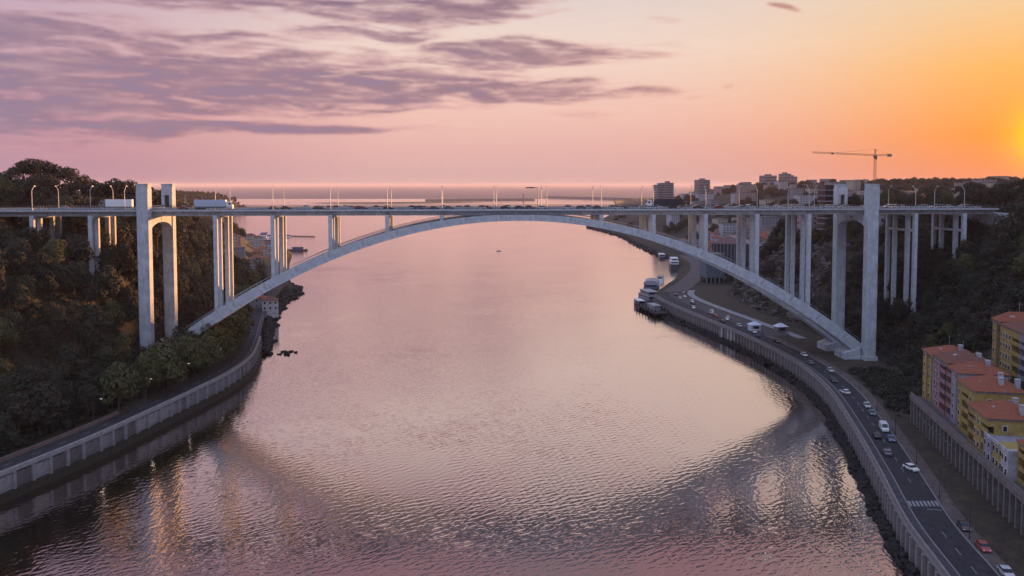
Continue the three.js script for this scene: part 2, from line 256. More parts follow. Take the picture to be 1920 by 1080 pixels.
// ---------------------------------------------------------------- bridge
const PSI = 4 * rad, BO = new THREE.Vector3(0, 0, -332);
const toWorld = (s, t, y) => [s * Math.cos(PSI) - t * Math.sin(PSI), y, BO.z - s * Math.sin(PSI) - t * Math.cos(PSI)];
const bridge = thing('arch_bridge', 'pale concrete arch bridge carrying a busy road high over the river', 'bridge', [BO.x, 0, BO.z], PSI);
const archY = (s) => 65.4 - .00277 * (s - 3) ** 2, archSlope = (s) => -.00554 * (s - 3), archTh = (s) => 2.4 + 2.0 * Math.min(1, Math.abs(s - 3) / 135);
const archTop = (s) => archY(s) + archTh(s) * Math.sqrt(1 + archSlope(s) ** 2);
const piers = [-209, -187, -165, -117.2, -94.9, -72.3, -49.8, -28, 36.9, 58.5, 80.3, 102, 124.1, 170, 191.3];
const S0 = -300, S1 = 206;
{
  const b = bridge;
  // deck: slab, edge beams, main girders, cross beams under the slab, road, footways, median, railings
  mesh('deck_slab', bx(S1 - S0, .55, 23.2, (S0 + S1) / 2, 69.3, -16), MAT.concrete, b);
  for (const t of [4.25, 27.75]) mesh('edge_beam', bx(S1 - S0, .62, .4, (S0 + S1) / 2, 69.5, -t), MAT.concrete, b);
  for (const t of [7.4, 12.8, 19.2, 24.6]) mesh('girder', bx(S1 - S0, 1.75, .8, (S0 + S1) / 2, 67.55, -t), MAT.concrete, b);
  for (const s of range(S0 + 6, S1, 11.15)) mesh('cross_beam', bx(.5, 1.1, 20, s, 68.2, -16), MAT.concrete, b);
  mesh('road_surface', bx(S1 - S0, .05, 18.6, (S0 + S1) / 2, 69.85, -16), MAT.asphalt, b);
  for (const t of [5.6, 26.4]) mesh('footway', bx(S1 - S0, .22, 2.1, (S0 + S1) / 2, 69.85, -t), MAT.paving, b);
  mesh('median_barrier', ex([[-16.3, 69.9], [-15.7, 69.9], [-15.85, 70.7], [-16.15, 70.7]], S0, S1, 'x'), MAT.concrete, b);
  for (const t of [9.8, 13.0, 19.0, 22.2]) mesh('lane_marking', range(S0 + 4, S1 - 4, 9).map((s) => bx(3.5, .012, .16, s, 69.902, -t)), MAT.paint, b).userData.kind = 'stuff';
  for (const t of [4.35, 27.65]) {
    const r = mesh('railing', [bx(S1 - S0, .12, .14, (S0 + S1) / 2, 71.3, -t), bx(S1 - S0, .08, .05, (S0 + S1) / 2, 71.0, -t), bx(S1 - S0, .08, .05, (S0 + S1) / 2, 70.75, -t), bx(S1 - S0, .08, .05, (S0 + S1) / 2, 70.5, -t), bx(S1 - S0, .12, .05, (S0 + S1) / 2, 70.2, -t)], MAT.steelDark, b);
    mesh('railing_post', range(S0 + 1, S1, 1.1).map((s) => bx(.12, 1.2, .10, s, 70.1, -t)), MAT.steelDark, r).userData.kind = 'stuff';
  }
  // arch: two hollow ribs with edge rails and struts
  const station = range(-139, 145.01, 4);
  const rib = (t0, t1) => {
    const pos = [], uv = [], idx = []; let L = 0, prev;
    station.forEach((s, j) => {
      const y = archY(s), m = archSlope(s), k = Math.sqrt(1 + m * m), th = archTh(s), nx = -m / k * th, ny = th / k;
      if (prev) L += Math.hypot(s - prev[0], y - prev[1]); prev = [s, y];
      const c = [[s, y, -t0], [s + nx, y + ny, -t0], [s + nx, y + ny, -t1], [s, y, -t1]];
      for (let f = 0; f < 4; f++) { const p = c[f], q = c[(f + 1) % 4]; pos.push(...p, ...q); uv.push(L, f * 6, L, f * 6 + (f % 2 ? t1 - t0 : th)); if (j) { const a = j * 8 + f * 2; idx.push(a, a + 1, a - 7, a, a - 7, a - 8); } }
    });
    return geom(pos, uv, idx);
  };
  for (const [t0, t1] of [[3.6, 11.2], [20.8, 28.4]]) {
    const r = mesh('arch_rib', rib(t0, t1), MAT.concrete, b);
    const pts = (t, up) => station.map((s) => { const m = archSlope(s), k = Math.sqrt(1 + m * m), th = archTh(s) + up; return [s - m / k * th, archY(s) + th / k, -t]; });
    for (const t of [t0 + .25, t1 - .25]) {
      const g = []; const P = pts(t, .95), Q = pts(t, 0);
      for (let i = 1; i < P.length; i++) { g.push(tubeBetween(P[i - 1], P[i], .06, .06, 4)); g.push(tubeBetween(Q[i], P[i], .05, .05, 4)); }
      mesh('handrail', g, MAT.rail, r);
    }
  }
  for (const s of range(-128, 137, 11.1)) { const y = archY(s) + .4, g = bx(1.2, archTh(s) * .75, 9.6, 0, 0, -16); g.rotateZ(Math.atan(archSlope(s))); g.translate(s, y, 0); mesh('arch_strut', g, MAT.concrete, b); }
  // spandrel and approach columns: four to a row, cap beam and tie
  for (const s of piers) {
    const onArch = s > -139 && s < 145, tt = [4.9, 10.7, 21.0, 26.8], wx = toWorld(s, 16, 0);
    const y0 = onArch ? archTop(s) - 1.1 : landY(wx[0], wx[2]) - 4;
    if (67.5 - y0 < .5) continue;
    for (const t of tt) mesh('column', ex(chamf(s - .78, s + .78, -t - .85, -t + .85, .1), y0, 67.6, 'y'), MAT.concrete, b);
    mesh('cap_beam', bx(1.7, 1.0, 23.4, s, 66.9, -16), MAT.concrete, b);
    if (!onArch && s > 0) mesh('tie_beam', bx(1.0, 1.0, 22, s, 60.2, -16), MAT.concrete, b);
  }
  // lift towers at both ends of the arch
  for (const [x0, sgn] of [[-145.7, 1], [147.2, -1]]) {
    const x1 = x0 + 4.4, xm = (x0 + x1) / 2, base = sgn > 0 ? 13.6 : 8.6;
    for (const [t0, inner] of [[-.3, 1], [27.9, -1]]) {
      const t1 = t0 + 4.5, zi = inner > 0 ? -t1 : -t0;        // face towards the deck
      const leg = mesh('tower_leg', [ex(chamf(x0, x1, -t1, -t0, .35), base, 70.1, 'y'), ex(chamf(x0, x1, -t1, -t0, .35), 78.3, 80, 'y'),
        bx(1.25, 8.2, 4.5, x0 + .625, 70.1, -(t0 + t1) / 2), bx(1.25, 8.2, 4.5, x1 - .625, 70.1, -(t0 + t1) / 2), bx(1.9, 8.2, 2.6, xm, 70.1, inner > 0 ? -(t0 + 1.3) : -(t1 - 1.3)),
        bx(1.9, 2.7, 1.9, xm, 75.6, inner > 0 ? -(t1 - .95) : -(t0 + .95))], MAT.concrete, b);
      mesh('lift_door', bx(1.86, 5.2, .12, xm, 70.2, zi + inner * 1.2), MAT.steelDark, leg);
      mesh('plinth', ex(chamf(x0 - .6, x1 + .6, -t1 - .6, -t0 + .6, .3), base - 12, base, 'y'), MAT.concrete, b);
      mesh('roof_slab', ex(chamf(x0 - .18, x1 + .18, -t1 - .18, -t0 + .18, .3), 80, 80.35, 'y'), MAT.concrete, b);
    }
    // arched portal beam under the deck: polygon in (z, y)
    const arc = []; for (let i = 0; i <= 16; i++) { const u = i / 16; arc.push([-(4.2 + 23.7 * u), 62.2 + 2.7 * Math.sin(Math.PI * u) ** .55]); }
    const beam = mesh('portal_beam', ex([[-27.9, 67.5], [-4.2, 67.5], ...arc], x0 + .4, x1 - .4, 'x'), MAT.concrete, b);
    const disc = new THREE.CylinderGeometry(.55, .55, .3, 20); disc.rotateZ(Math.PI / 2); disc.translate(sgn > 0 ? x1 - .36 : x0 + .36, 66.1, -16); mesh('round_plaque', disc, MAT.steelDark, beam);
    mesh('base_beam', bx(3.2, 2.6, 24, xm, base - .2, -16), MAT.concrete, b);
  }
  mesh('abutment', bx(5, 26, 22, S1 + 2.6, 42, -16), MAT.concrete, b);
}
// ---------------------------------------------------------------- trees and scrub
const ordWords = 'first second third fourth fifth sixth seventh eighth ninth tenth eleventh twelfth thirteenth fourteenth fifteenth sixteenth seventeenth eighteenth nineteenth twentieth'.split(' ');
const ord = (i) => i < 20 ? ordWords[i] : i < 29 ? 'twenty-' + ordWords[i - 20] : i === 29 ? 'thirtieth' : 'thirty-' + ordWords[i - 30];
function leafMat(c) { return std(c, .9, { vertexColors: true, side: THREE.DoubleSide }); }
MAT.leafDark = leafMat([.018, .023, .013]); MAT.leafOlive = leafMat([.056, .060, .020]); MAT.leafPine = leafMat([.021, .021, .015]); MAT.leafBrown = leafMat([.025, .023, .014]); MAT.bark = std([.07, .05, .04], .95);
function leaves(lobes, per, size, seed, flatness = 1) {    // small folded leaf sprays spread through the lobes of a crown
  const r = rng(seed), pos = [], uv = [], col = [], idx = [], v = new THREE.Vector3(), a = new THREE.Vector3(), b = new THREE.Vector3(), n = new THREE.Vector3();
  for (const [lx, ly, lz, rx, ry, rz] of lobes) {
    const tone = .75 + .5 * r(), cnt = Math.round(per * (rx * ry + rx * rz) / 2);
    for (let i = 0; i < cnt; i++) {
      do v.set(r() * 2 - 1, r() * 2 - 1, r() * 2 - 1); while (v.lengthSq() > 1 || v.lengthSq() < .02);
      n.copy(v).normalize(); const q = .70 + .36 * Math.pow(r(), .6); v.copy(n).multiplyScalar(q);
      n.x += (r() - .5) * 1.3; n.y += (r() - .5) * 1.3 + .25; n.z += (r() - .5) * 1.3; n.normalize();
      a.set(r() - .5, (r() - .5) * flatness, r() - .5).cross(n).normalize(); b.crossVectors(n, a);
      const s = size * (.6 + .8 * r()), x = lx + v.x * rx, y = ly + v.y * ry, z = lz + v.z * rz, k = pos.length / 3, f = s * .28, t = tone * (.75 + .5 * r()), g = t * (.92 + .16 * r());
      const P = (u, w, h) => pos.push(x + a.x * u + b.x * w + n.x * h, y + a.y * u + b.y * w + n.y * h, z + a.z * u + b.z * w + n.z * h);
      P(-s, -s * .25, -f); P(0, -s * .7, 0); P(s, s * .1, -f); P(s * .15, s * .75, 0);
      uv.push(0, 0, 1, 0, 1, 1, 0, 1); for (let c = 0; c < 4; c++) col.push(t, g, t * .9);
      idx.push(k, k + 1, k + 3, k + 1, k + 2, k + 3);
    }
  }
  return flat(geom(pos, uv, idx, col));
}
function trunkGeo(h, r0, limbs, seed) {
  const r = rng(seed), g = [tubeBetween([0, -1.5, 0], [.1, h * .5, 0], r0, r0 * .75, 7), tubeBetween([.1, h * .5, 0], [0, h, .1], r0 * .75, r0 * .4, 7)];
  for (const [x, y, z] of limbs) g.push(tubeBetween([.05, h * (.45 + .3 * r()), 0], [x * .8, y, z * .8], r0 * .38, r0 * .12, 5));
  return mergeGeometries(g);
}
function broadleaf(seed, H, Rr) {
  const r = rng(seed), lobes = [], n = 9 + Math.floor(r() * 4);
  for (let i = 0; i < n; i++) { const a = i * 2.4 + r(), u = i / n, d = Rr * (.62 - .42 * u) * (.7 + .5 * r()); const q = Rr * (.36 + .2 * r()); lobes.push([Math.cos(a) * d, H * (.36 + .5 * u + .06 * r()), Math.sin(a) * d, q, q * .82, q]); }
  lobes.push([0, H * .88, 0, Rr * .42, Rr * .38, Rr * .42]);
  return { crown: leaves(lobes, 27, .40, seed + 1), trunk: trunkGeo(H * .7, H * .022, lobes.slice(0, 5), seed + 2) };
}
function stonePine(seed, H, Rr) {
  const r = rng(seed), lobes = [], n = 11;
  for (let i = 0; i < n; i++) { const a = i * 2.4 + r() * .6, d = Rr * Math.sqrt((i + .3) / n) * .8, q = Rr * (.26 + .13 * r()); lobes.push([Math.cos(a) * d, H * (.90 - .20 * (d / Rr) ** 1.5) + (r() - .5) * 1.5, Math.sin(a) * d, q, q * .85, q]); }
  return { crown: leaves(lobes, 34, .36, seed + 1, .4), trunk: trunkGeo(H * .86, H * .02, lobes.map(([x, y, z]) => [x, y - .5, z]), seed + 2) };
}
function tallTree(seed, H, Rr) {                          // slender eucalyptus: bare stem, tufts high up
  const r = rng(seed), lobes = [];
  for (let i = 0; i < 9; i++) { const a = i * 2.4 + r(), u = i / 8, q = Rr * (.30 + .22 * r()); lobes.push([Math.cos(a) * Rr * .55 * (1 - .4 * u), H * (.48 + .46 * u), Math.sin(a) * Rr * .55 * (1 - .4 * u), q, q * 1.15, q]); }
  return { crown: leaves(lobes, 30, .34, seed + 1), trunk: trunkGeo(H * .9, H * .014, lobes, seed + 2) };
}
const treeKit = { tall: [1, 2, 3].map((k) => tallTree(700 + k * 19, 17, 3.4 + k * .2)), broad: [1, 2, 3, 4, 5, 6].map((k) => broadleaf(100 + k * 17, 11 + k % 3 * 1.2, 4.6 + k % 4 * .45)), pine: [1, 2, 3, 4].map((k) => stonePine(400 + k * 13, 20, 4.9 + k * .45)) };
function tree(kind, v, mat, [x, y, z], sc, name, label, group, turn) {
  const k = treeKit[kind][v % treeKit[kind].length], t = thing(name, label, 'tree', [x, y, z], turn ?? R() * 6.28, group);
  mesh('trunk', k.trunk, MAT.bark, t); mesh('crown', k.crown, mat, t); t.scale.set(sc * (.92 + .16 * R()), sc, sc * (.92 + .16 * R())); return t;
}
const px = (x, z) => 960 + 1560 * x / -z;
const corridor = (x, z) => { const dz = BO.z - (z + (x) * Math.tan(PSI)); return dz > -4 && dz < 34; };
const corridorTop = (x, z, h) => corridor(x, z) && landY(x, z) + h > 66;
// the wood on the left hillside
{
  let n = 0; const spots = [];
  for (let z = -196; z > -640; z -= 8.6) for (let d = 16; d < 150; d += 8.6) {
    const zz = z + (R() - .5) * 6, dd = d + (R() - .5) * 6, x = edgeL(zz) - dd, p = px(x, zz);
    if (p < -70 || (dd > 75 && zz < -410)) continue;
    const sc = .80 + .45 * R() + (zz < -420 ? .1 : 0), [tx0, , tz0] = toWorld(-143.5, 2, 0), [tx1, , tz1] = toWorld(-143.5, 30, 0);
    if (corridorTop(x, zz, sc * 12)) continue;
    if (zz > -332 && landY(x, zz) + sc * 12.5 > 80 - (408 - 346) / 1560 * -zz) continue;   // nothing in front of the deck
    if (Math.hypot(x - tx0, zz - tz0) < 8 || Math.hypot(x - tx1, zz - tz1) < 8 || (Math.abs(x - tx0) < 6 && zz < tz0 && zz > tz1)) continue;
    if (dd < 34 && zz < -300 && zz > -372 && x > tx0 - 2) continue;    // the clearing round the tower foot and the arch springing
    spots.push([x, zz, sc, dd]);
  }
  spots.sort((a, b) => b[1] - a[1]);
  for (const [x, z, sc, d] of spots) { if (n++ >= 296) break; tree(R() < .2 && z > -600 && landY(x, z) < 40 ? 'tall' : 'broad', Math.floor(R() * 6), R() < .16 ? MAT.leafOlive : R() < .3 ? MAT.leafBrown : MAT.leafDark, [x, landY(x, z) - .3, z], sc, 'broadleaf_tree', 'dark broadleaf tree in the dense wood covering the left hillside', 'wood on the left hillside'); }
  // umbrella pines on the hilltop behind the deck
  const tops = [[-14, 312, -395], [18, 316, -415], [46, 300, -400], [72, 291, -392], [104, 302, -408], [128, 308, -398], [158, 324, -412], [186, 338, -400], [212, 322, -398], [238, 332, -408], [262, 344, -400], [292, 347, -420], [52, 326, -385], [140, 336, -388], [90, 322, -384]];
  tops.forEach(([p, y, z], i) => { const x = (p - 960) / 1560 * -z, top = 80 + (346 - y) / 1560 * -z, g = Math.min(landY(x, z), top - 12); tree('pine', i, MAT.leafPine, [x, g, z], (top - g) / 20.5 , 'stone_pine', `broad crowned pine on the left hilltop, ${ord(tops.filter((q) => q[0] < p).length)} from the left edge`, 'pines on the left hilltop'); });
  for (let i = 0; i < 26; i++) { const z = -380 - R() * 60, p = -30 + R() * 300, x = (p - 960) / 1560 * -z, g = landY(x, z); if (!corridor(x, z)) tree('broad', i, MAT.leafDark, [x, g - .5, z], .7 + .25 * R(), 'hilltop_tree', 'dark tree below the pines behind the left end of the bridge', 'trees under the hilltop pines'); }
  [[-298, 17], [-305, 20], [-311, 15], [-317, 22], [-323, 16], [-328, 21], [-334, 15.5], [-341, 18], [-348, 15], [-355, 18]].forEach(([z, d], i) => { const x = edgeL(z) - d; tree('broad', i + 2, i % 3 ? MAT.leafDark : MAT.leafOlive, [x, landY(x, z) - .3, z], 1.05 + .25 * R(), 'bank_tree', 'leafy tree hiding the left foot of the arch below the tower', 'trees round the left arch foot'); });
  // the row along the left quay road
  [[-262, 8.6, 1.12, 'tall olive green tree overhanging the bend of the left quay road'], [-279, 10, .98], [-288, 9, 1.1], [-296, 12, 1.0], [-304, 9.4, 1.05], [-313, 11, 1.1], [-322, 9.5, 1.0], [-331, 12, 1.15], [-339, 9.4, 1.0], [-349, 11, 1.15], [-359, 9, 1.0], [-369, 11, 1.1], [-379, 9, 1.0], [-390, 10, 1.05]].forEach(([z, d, sc, l], i) =>
    tree('broad', i, MAT.leafOlive, [edgeL(z) - d, 7, z], sc * 1.2, 'roadside_tree', l || `olive green tree beside the left quay road, ${ord(i - 1)} of the row from the near end`, l ? undefined : 'trees along the left quay road'));
}
// the right hillside
{
  const spots = [];
  for (let z = -150; z > -600; z -= 9) for (let d = 30; d < 190; d += 9) {
    const zz = z + (R() - .5) * 7, dd = d + (R() - .5) * 7, x = edgeR(zz) + dd, p = px(x, zz), u = dd - footR(zz);
    if (p > 1960 || u < 5 || (dd > 120 && zz > -300) || R() < .28) continue;
    const sc = .55 + .4 * R();
    if (corridorTop(x, zz, sc * 13) || (corridor(x, zz) && u < 8)) continue;
    if (zz > -262 && x < 172) continue;                    // the flats stand here
    spots.push([x, zz, sc]);
  }
  spots.sort((a, b) => b[1] - a[1]);
  for (const [x, z, sc] of [[199, -334, 1.15], [205, -336, 1.2], [212, -338, 1.25], [219, -341, 1.3], [208, -331, 1.0], [216, -333, 1.1], [226, -344, 1.3]]) tree('broad', Math.floor(R() * 6), MAT.leafBrown, [x, landY(x, z) - .5, z], sc, 'deck_end_tree', 'brownish tree growing in front of the right end of the deck', 'trees at the right end of the deck');
  spots.slice(0, 230).forEach(([x, z, sc], i) => tree('broad', i, R() < .5 ? MAT.leafBrown : R() < .25 ? MAT.leafOlive : MAT.leafDark, [x, landY(x, z) - .4, z], sc, 'hillside_tree', 'low brownish tree on the steep right hillside', 'trees on the right hillside'));
  [[1822, 334, -430, 'round crowned pine standing above the right end of the deck'], [1800, 345, -445], [1846, 344, -440], [1882, 338, -400], [1905, 330, -385], [1935, 322, -375], [1915, 346, -368], [1893, 352, -372]].forEach(([p, y, z, l], i) => {
    const x = (p - 960) / 1560 * -z, top = 80 + (346 - y) / 1560 * -z, g = Math.min(landY(x, z), top - 10); tree('pine', i, i ? MAT.leafBrown : MAT.leafPine, [x, g, z], (top - g) / 20.5, 'plateau_pine', l || `warm lit pine on the plateau past the deck's right end, ${ord(i - 1)} of seven`, l ? undefined : 'pines on the right plateau'); });
}
function scatter(name, geo, mat, pts) {
  const m = new THREE.InstancedMesh(geo, mat, pts.length), o = new THREE.Object3D(), c = new THREE.Color();
  pts.forEach(([x, y, z, s, sy], i) => { o.position.set(x, y, z); o.rotation.set(0, R() * 6.28, 0); o.scale.set(s, sy ?? s, s); o.updateMatrix(); m.setMatrixAt(i, o.matrix); const k = .7 + .6 * R(); m.setColorAt(i, c.setRGB(k, k * (.9 + .2 * R()), k * .95)); });
  m.name = numbered(name); m.userData.kind = 'stuff'; m.castShadow = m.receiveShadow = true; scene.add(m); return m;
}
{
  const bush = leaves([[0, .6, 0, 1.3, 1, 1.3], [.9, .5, .5, .9, .8, .9], [-.7, .5, -.6, 1, .8, 1]], 26, .26, 901), L = [], Q = [];
  while (L.length < 3200) { const z = -190 - R() * 470, d = 11 + R() * R() * 120, x = edgeL(z) - d; if (px(x, z) > -60 && !(d < 14 && z > -420)) L.push([x, landY(x, z) - .2, z, .8 + 1.4 * R()]); }
  while (Q.length < 5200) { const z = -150 - R() * 480, d = footR(z) + 1.5 + R() * 130, x = edgeR(z) + d; if (px(x, z) < 1960 && !(z > -262 && x < 170) && !(z < -425 && z > -575 && d - footR(z) < 26 && R() < .75)) Q.push([x, landY(x, z) - .25, z, .8 + 1.5 * R()]); }
  for (let i = 0; i < 420; i++) { const z = -258 - R() * 66, k = R(), d = lerp(16, footR(z), k), x = edgeR(z) + d; if (n2(x / 9, z / 9) > -.25 && x < 146) Q.push([x, 7, z, .5 + 1.1 * R()]); }
  scatter('hillside_undergrowth', bush, MAT.leafDark, L); scatter('hillside_scrub', bush, MAT.leafBrown, Q);
}
// ---------------------------------------------------------------- quay walls, roads, shore rocks
function quay(t, edge, side, z0, z1, len0, yb, yt, panelMat, pilMat, odd) {
  const panels = [];
  for (let z = z0, len; z > z1 + .1; z -= len) {
    len = len0 * (.82 + .36 * R()); const za = z, zb = z - len, xa = edge(za), xb = edge(zb), L = Math.hypot(xb - xa, zb - za), ry = Math.atan2(za - zb, xb - xa), xm = (xa + xb) / 2, zm = (za + zb) / 2, out = -side;
    const p = mesh('panel', bx(L - .5, yt - yb - .7 - R() * .15, .5), odd && odd(zm) || panelMat[Math.floor(R() * panelMat.length)], t); p.position.set(xm + side * .25, yb, zm); p.rotation.y = ry;
    const q = mesh('pilaster', bx(.7, yt - yb - .35, 1.7), pilMat, t); q.position.set(xa + side * .1, yb, za); q.rotation.y = ry;
    const c = mesh('coping', bx(L + .05, .4, 1.0), pilMat, t); c.position.set(xm + side * .2, yt - .4, zm); c.rotation.y = ry;
    const f = mesh('footing', bx(L + .1, yb + 2, 1.5), MAT.algae, t); f.position.set(xm + out * .2, -2, zm); f.rotation.y = ry;
    panels.push(p);
  }
}
const lightPanels = [[.29, .285, .31], [.20, .195, .21], [.36, .355, .38], [.16, .15, .155], [.25, .25, .28]].map((c) => std(c, .9, { map: T.rough }));
const oldPanels = [MAT.quayOld, std([.15, .13, .13], .95, { map: T.rough }), std([.24, .20, .19], .95, { map: T.rough })];
const bluePanel = std([.42, .52, .60], .85, { map: T.rough }), palePanel = std([.62, .64, .66], .85, { map: T.rough });
{
  const L = thing('quay_wall', 'pale panelled concrete quay wall below the road on the left bank', 'quay wall');
  quay(L, edgeL, -1, -150, -396, 6, 2.3, 7.05, lightPanels, std([.34, .33, .35], .9, { map: T.rough }));
  kerbRun((z) => edgeL(z) - .35, .35, 7.05, .75, -150, -396, 3, MAT.quay, 'parapet', L);
  const Q = thing('quay_wall', 'dark weathered quay wall with many pilasters below the right bank road', 'quay wall');
  quay(Q, edgeR, 1, -120, -548, 3.7, 1.2, 7.05, oldPanels, MAT.quayRib, (z) => (z < -408 && z > -432 && R() < .75) ? palePanel : z < -207 && z > -211 ? bluePanel : null);
  kerbRun((z) => edgeR(z) + .4, .4, 7.05, .95, -120, -548, 3, MAT.quayRib, 'parapet', Q);
}
// left road
const eL = (d) => (z) => edgeL(z) - d, eR = (d) => (z) => edgeR(z) + d;
ribbon(eL(.4), eL(13), 7.02, 0, -600, 5, MAT.earth, 'verge_left');
ribbon(eL(.6), eL(2.2), 7.14, 0, -470, 3, MAT.paving, 'footpath_left');
const roadL = ribbon(eL(2.2), eL(8.2), 7.04, 0, -600, 3, MAT.asphalt, 'road_left');
{ const k = kerbRun(eL(2.2), .25, 7, .15, 0, -470, 3, MAT.kerb, 'kerb_left'); k.userData.kind = 'structure'; }
{ const w = kerbRun(eL(8.6), .5, 6.8, 1.3, -190, -262, 3, std([.30, .22, .20], .95, { map: T.rough }), 'roadside_wall'); tag(w, 'low reddish wall between the left quay road and the wooded slope', 'wall'); }
for (let z = -205; z > -420; z -= 9) { const d = 5.2, m = mesh('lane_dash', bx(.14, .012, 3), MAT.paint, roadL); m.position.set(edgeL(z) - d, 7.046, z); m.rotation.y = Math.atan2(edgeL(z - 1) - edgeL(z + 1), -2) + Math.PI; }
// right road: promenade, carriageway, far pavement, bench of bare ground
ribbon(eR(.6), (z) => edgeR(z) + footR(z) + 3, 7.02, 0, -600, 5, MAT.earth, 'ground_right');
ribbon(eR(.6), eR(2.9), 7.16, 0, -548, 3, MAT.paving, 'promenade_right');
const roadR = ribbon(eR(2.9), eR(10.2), 7.05, 0, -560, 3, MAT.asphalt, 'road_right');
ribbon(eR(10.35), eR(13.6), 7.15, 0, -400, 3, std([.15, .115, .105], .95, { map: T.asphalt }), 'pavement_right');
for (const [d, n] of [[2.9, 'kerb_river_side'], [10.28, 'kerb_land_side']]) kerbRun(eR(d), .25, 7, .18, 0, d > 5 ? -400 : -548, 3, MAT.kerb, n).userData.kind = 'structure';
ribbon(eR(10.3), eR(21), 7.06, -400, -560, 4, std([.12, .10, .105], .93, { map: T.asphalt }), 'parking_ground');
ribbon(eR(22.5), eR(27), 7.12, -392, -575, 4, std([.34, .34, .37], .9, { map: T.concrete }), 'pale_ramp');
ribbon(eR(6), eR(22), 7.05, -560, -900, 6, std([.15, .12, .12], .93, { map: T.asphalt }), 'shore_road', 'structure', (z) => landY(edgeR(z) + 10, z) + .3);
const along = (f, z) => Math.atan2(f(z - 1) - f(z + 1), -2) + Math.PI;   // turn that lays local z along the road
for (const [d, name] of [[6.5, 'lane_dash']]) for (let z = -130; z > -560; z -= 8) { if (z < -176 && z > -198) continue; const m = mesh(name, bx(.15, .012, 3.2), MAT.paint, roadR); m.position.set(edgeR(z) + d, 7.058, z); m.rotation.y = along(edgeR, z); }
for (let i = 0; i < 8; i++) { const m = mesh('crossing_stripe', bx(.5, .014, 3.4), MAT.paint, roadR); m.position.set(edgeR(-187) + 3.5 + i * .88, 7.058, -187); m.rotation.y = along(edgeR, -187); }
{ const m = mesh('stop_line', bx(3, .014, .35), MAT.paint, roadR); m.position.set(edgeR(-183) + 8.3, 7.058, -183.4); m.rotation.y = along(edgeR, -183); }
// boulders
{
  const rocks = [0, 1, 2].map((k) => { const g = new THREE.IcosahedronGeometry(1, 1), p = g.attributes.position; for (let i = 0; i < p.count; i++) { const x = p.getX(i), y = p.getY(i), z = p.getZ(i), s = .75 + .4 * n3(x * 1.3 + k * 9, y * 1.3, z * 1.3); p.setXYZ(i, x * s * 1.2, y * s * .75, z * s); } return flat(g); });
  const put = (name, pts) => rocks.forEach((g, k) => scatter(name, g, MAT.rock, pts.filter((_, i) => i % 3 === k)));
  const A = [], B = [];
  for (let i = 0; i < 1700; i++) { const z = -118 - R() * 455, k = R(), w = (z < -470 ? 5 : 2.2) + 1.4 * n2(z / 14, 3); A.push([edgeR(z) - .8 - k * w, 1.5 - 1.9 * k + R() * .3, z, .45 + R() * .75]); }
  for (let i = 0; i < 900; i++) { const z = -388 - R() * 300, k = R(), w = 4 + 4 * Math.max(0, n2(z / 22, 8)) + (z < -580 && z > -650 ? 5 : 0); B.push([edgeL(z) + .5 + k * w, 2.6 - 3.0 * k + (z < -396 ? 1.2 * (1 - k) : 0), z, .6 + R() * 1.1]); }
  for (let i = 0; i < 26; i++) B.push([-111 + R() * 6 + (i > 18 ? 3 : 0), .1 + R() * .4, -392 + (R() - .5) * 9, .4 + R() * .6]);
  for (let i = 0; i < 420; i++) { const z = -900 - R() * 700; A.push([edgeR(z) - 2 - R() * 9, R() * 1.2, z, 1 + R() * 1.6]); }
  put('shore_rocks_right', A); put('shore_rocks_left', B);
  const K = []; for (let i = 0; i < 620; i++) { const z = -425 - R() * 150, u = R() * 27, x = edgeR(z) + footR(z) + u; K.push([x, landY(x, z) - .6, z, .9 + R() * 2.2, .8 + R() * 2.6]); }
  scatter('cliff_rocks', rocks[0], std([.13, .10, .10], .95, { map: T.rough }), K);
}
// ---------------------------------------------------------------- lamps and vehicles
function deckLamp() {
  const t = thing('deck_lamp', 'tall pale lamp post on the near edge of the bridge deck', 'street lamp', [0, 0, 0], 0, 'lamps on the near edge of the deck');
  mesh('post', [tubeBetween([0, 0, 0], [0, 7.6, 0], .16, .11, 8), bx(.5, .6, .5, 0, 0, 0)], MAT.lampGrey, t);
  mesh('arm', tubeBetween([0, 7.55, 0], [0, 9.3, -1.9], .10, .08, 6), MAT.lampGrey, t);
  const h = bx(.34, .16, 1.0); h.rotateX(-.2); h.translate(0, 9.3, -2.3); mesh('lamp_head', h, MAT.lampGrey, t); return t;
}
{
  const proto = deckLamp(); let used = false, count = 0;
  for (const s of [-187, -165, -152, -117.2, -94.9, -72.3, -49.8, -28, -6, 14.5, 36.9, 58.5, 80.3, 102, 124.1, 136, 170, 191.3]) for (const far of [0, 1]) {
    const p = toWorld(s, far ? 26.9 : 5.1, 70.05), a = PSI + (far ? Math.PI : 0);
    const lab = `tall pale lamp post on the ${far ? 'far' : 'near'} edge of the deck, ${ord(count >> 1)} from the left`; count++;
    if (!used) { proto.position.set(...p); proto.rotation.y = a; used = true; proto.userData.label = lab; } else dup(proto, p, a, lab, far ? 'lamps on the far edge of the deck' : undefined);
  }
  const g = thing('sign_gantry', 'thin cantilever sign gantry on the deck near the crown of the arch', 'sign gantry', toWorld(13, 27.2, 70), PSI);
  mesh('post', tubeBetween([0, 0, 0], [0, 8.9, 0], .18, .14, 8), MAT.steelDark, g); mesh('beam', bx(5.2, .25, .25, -2.6, 8.6, 0), MAT.steelDark, g); mesh('sign_panel', bx(3.2, .5, .12, -3.2, 8.45, .22), MAT.steelDark, g);
}
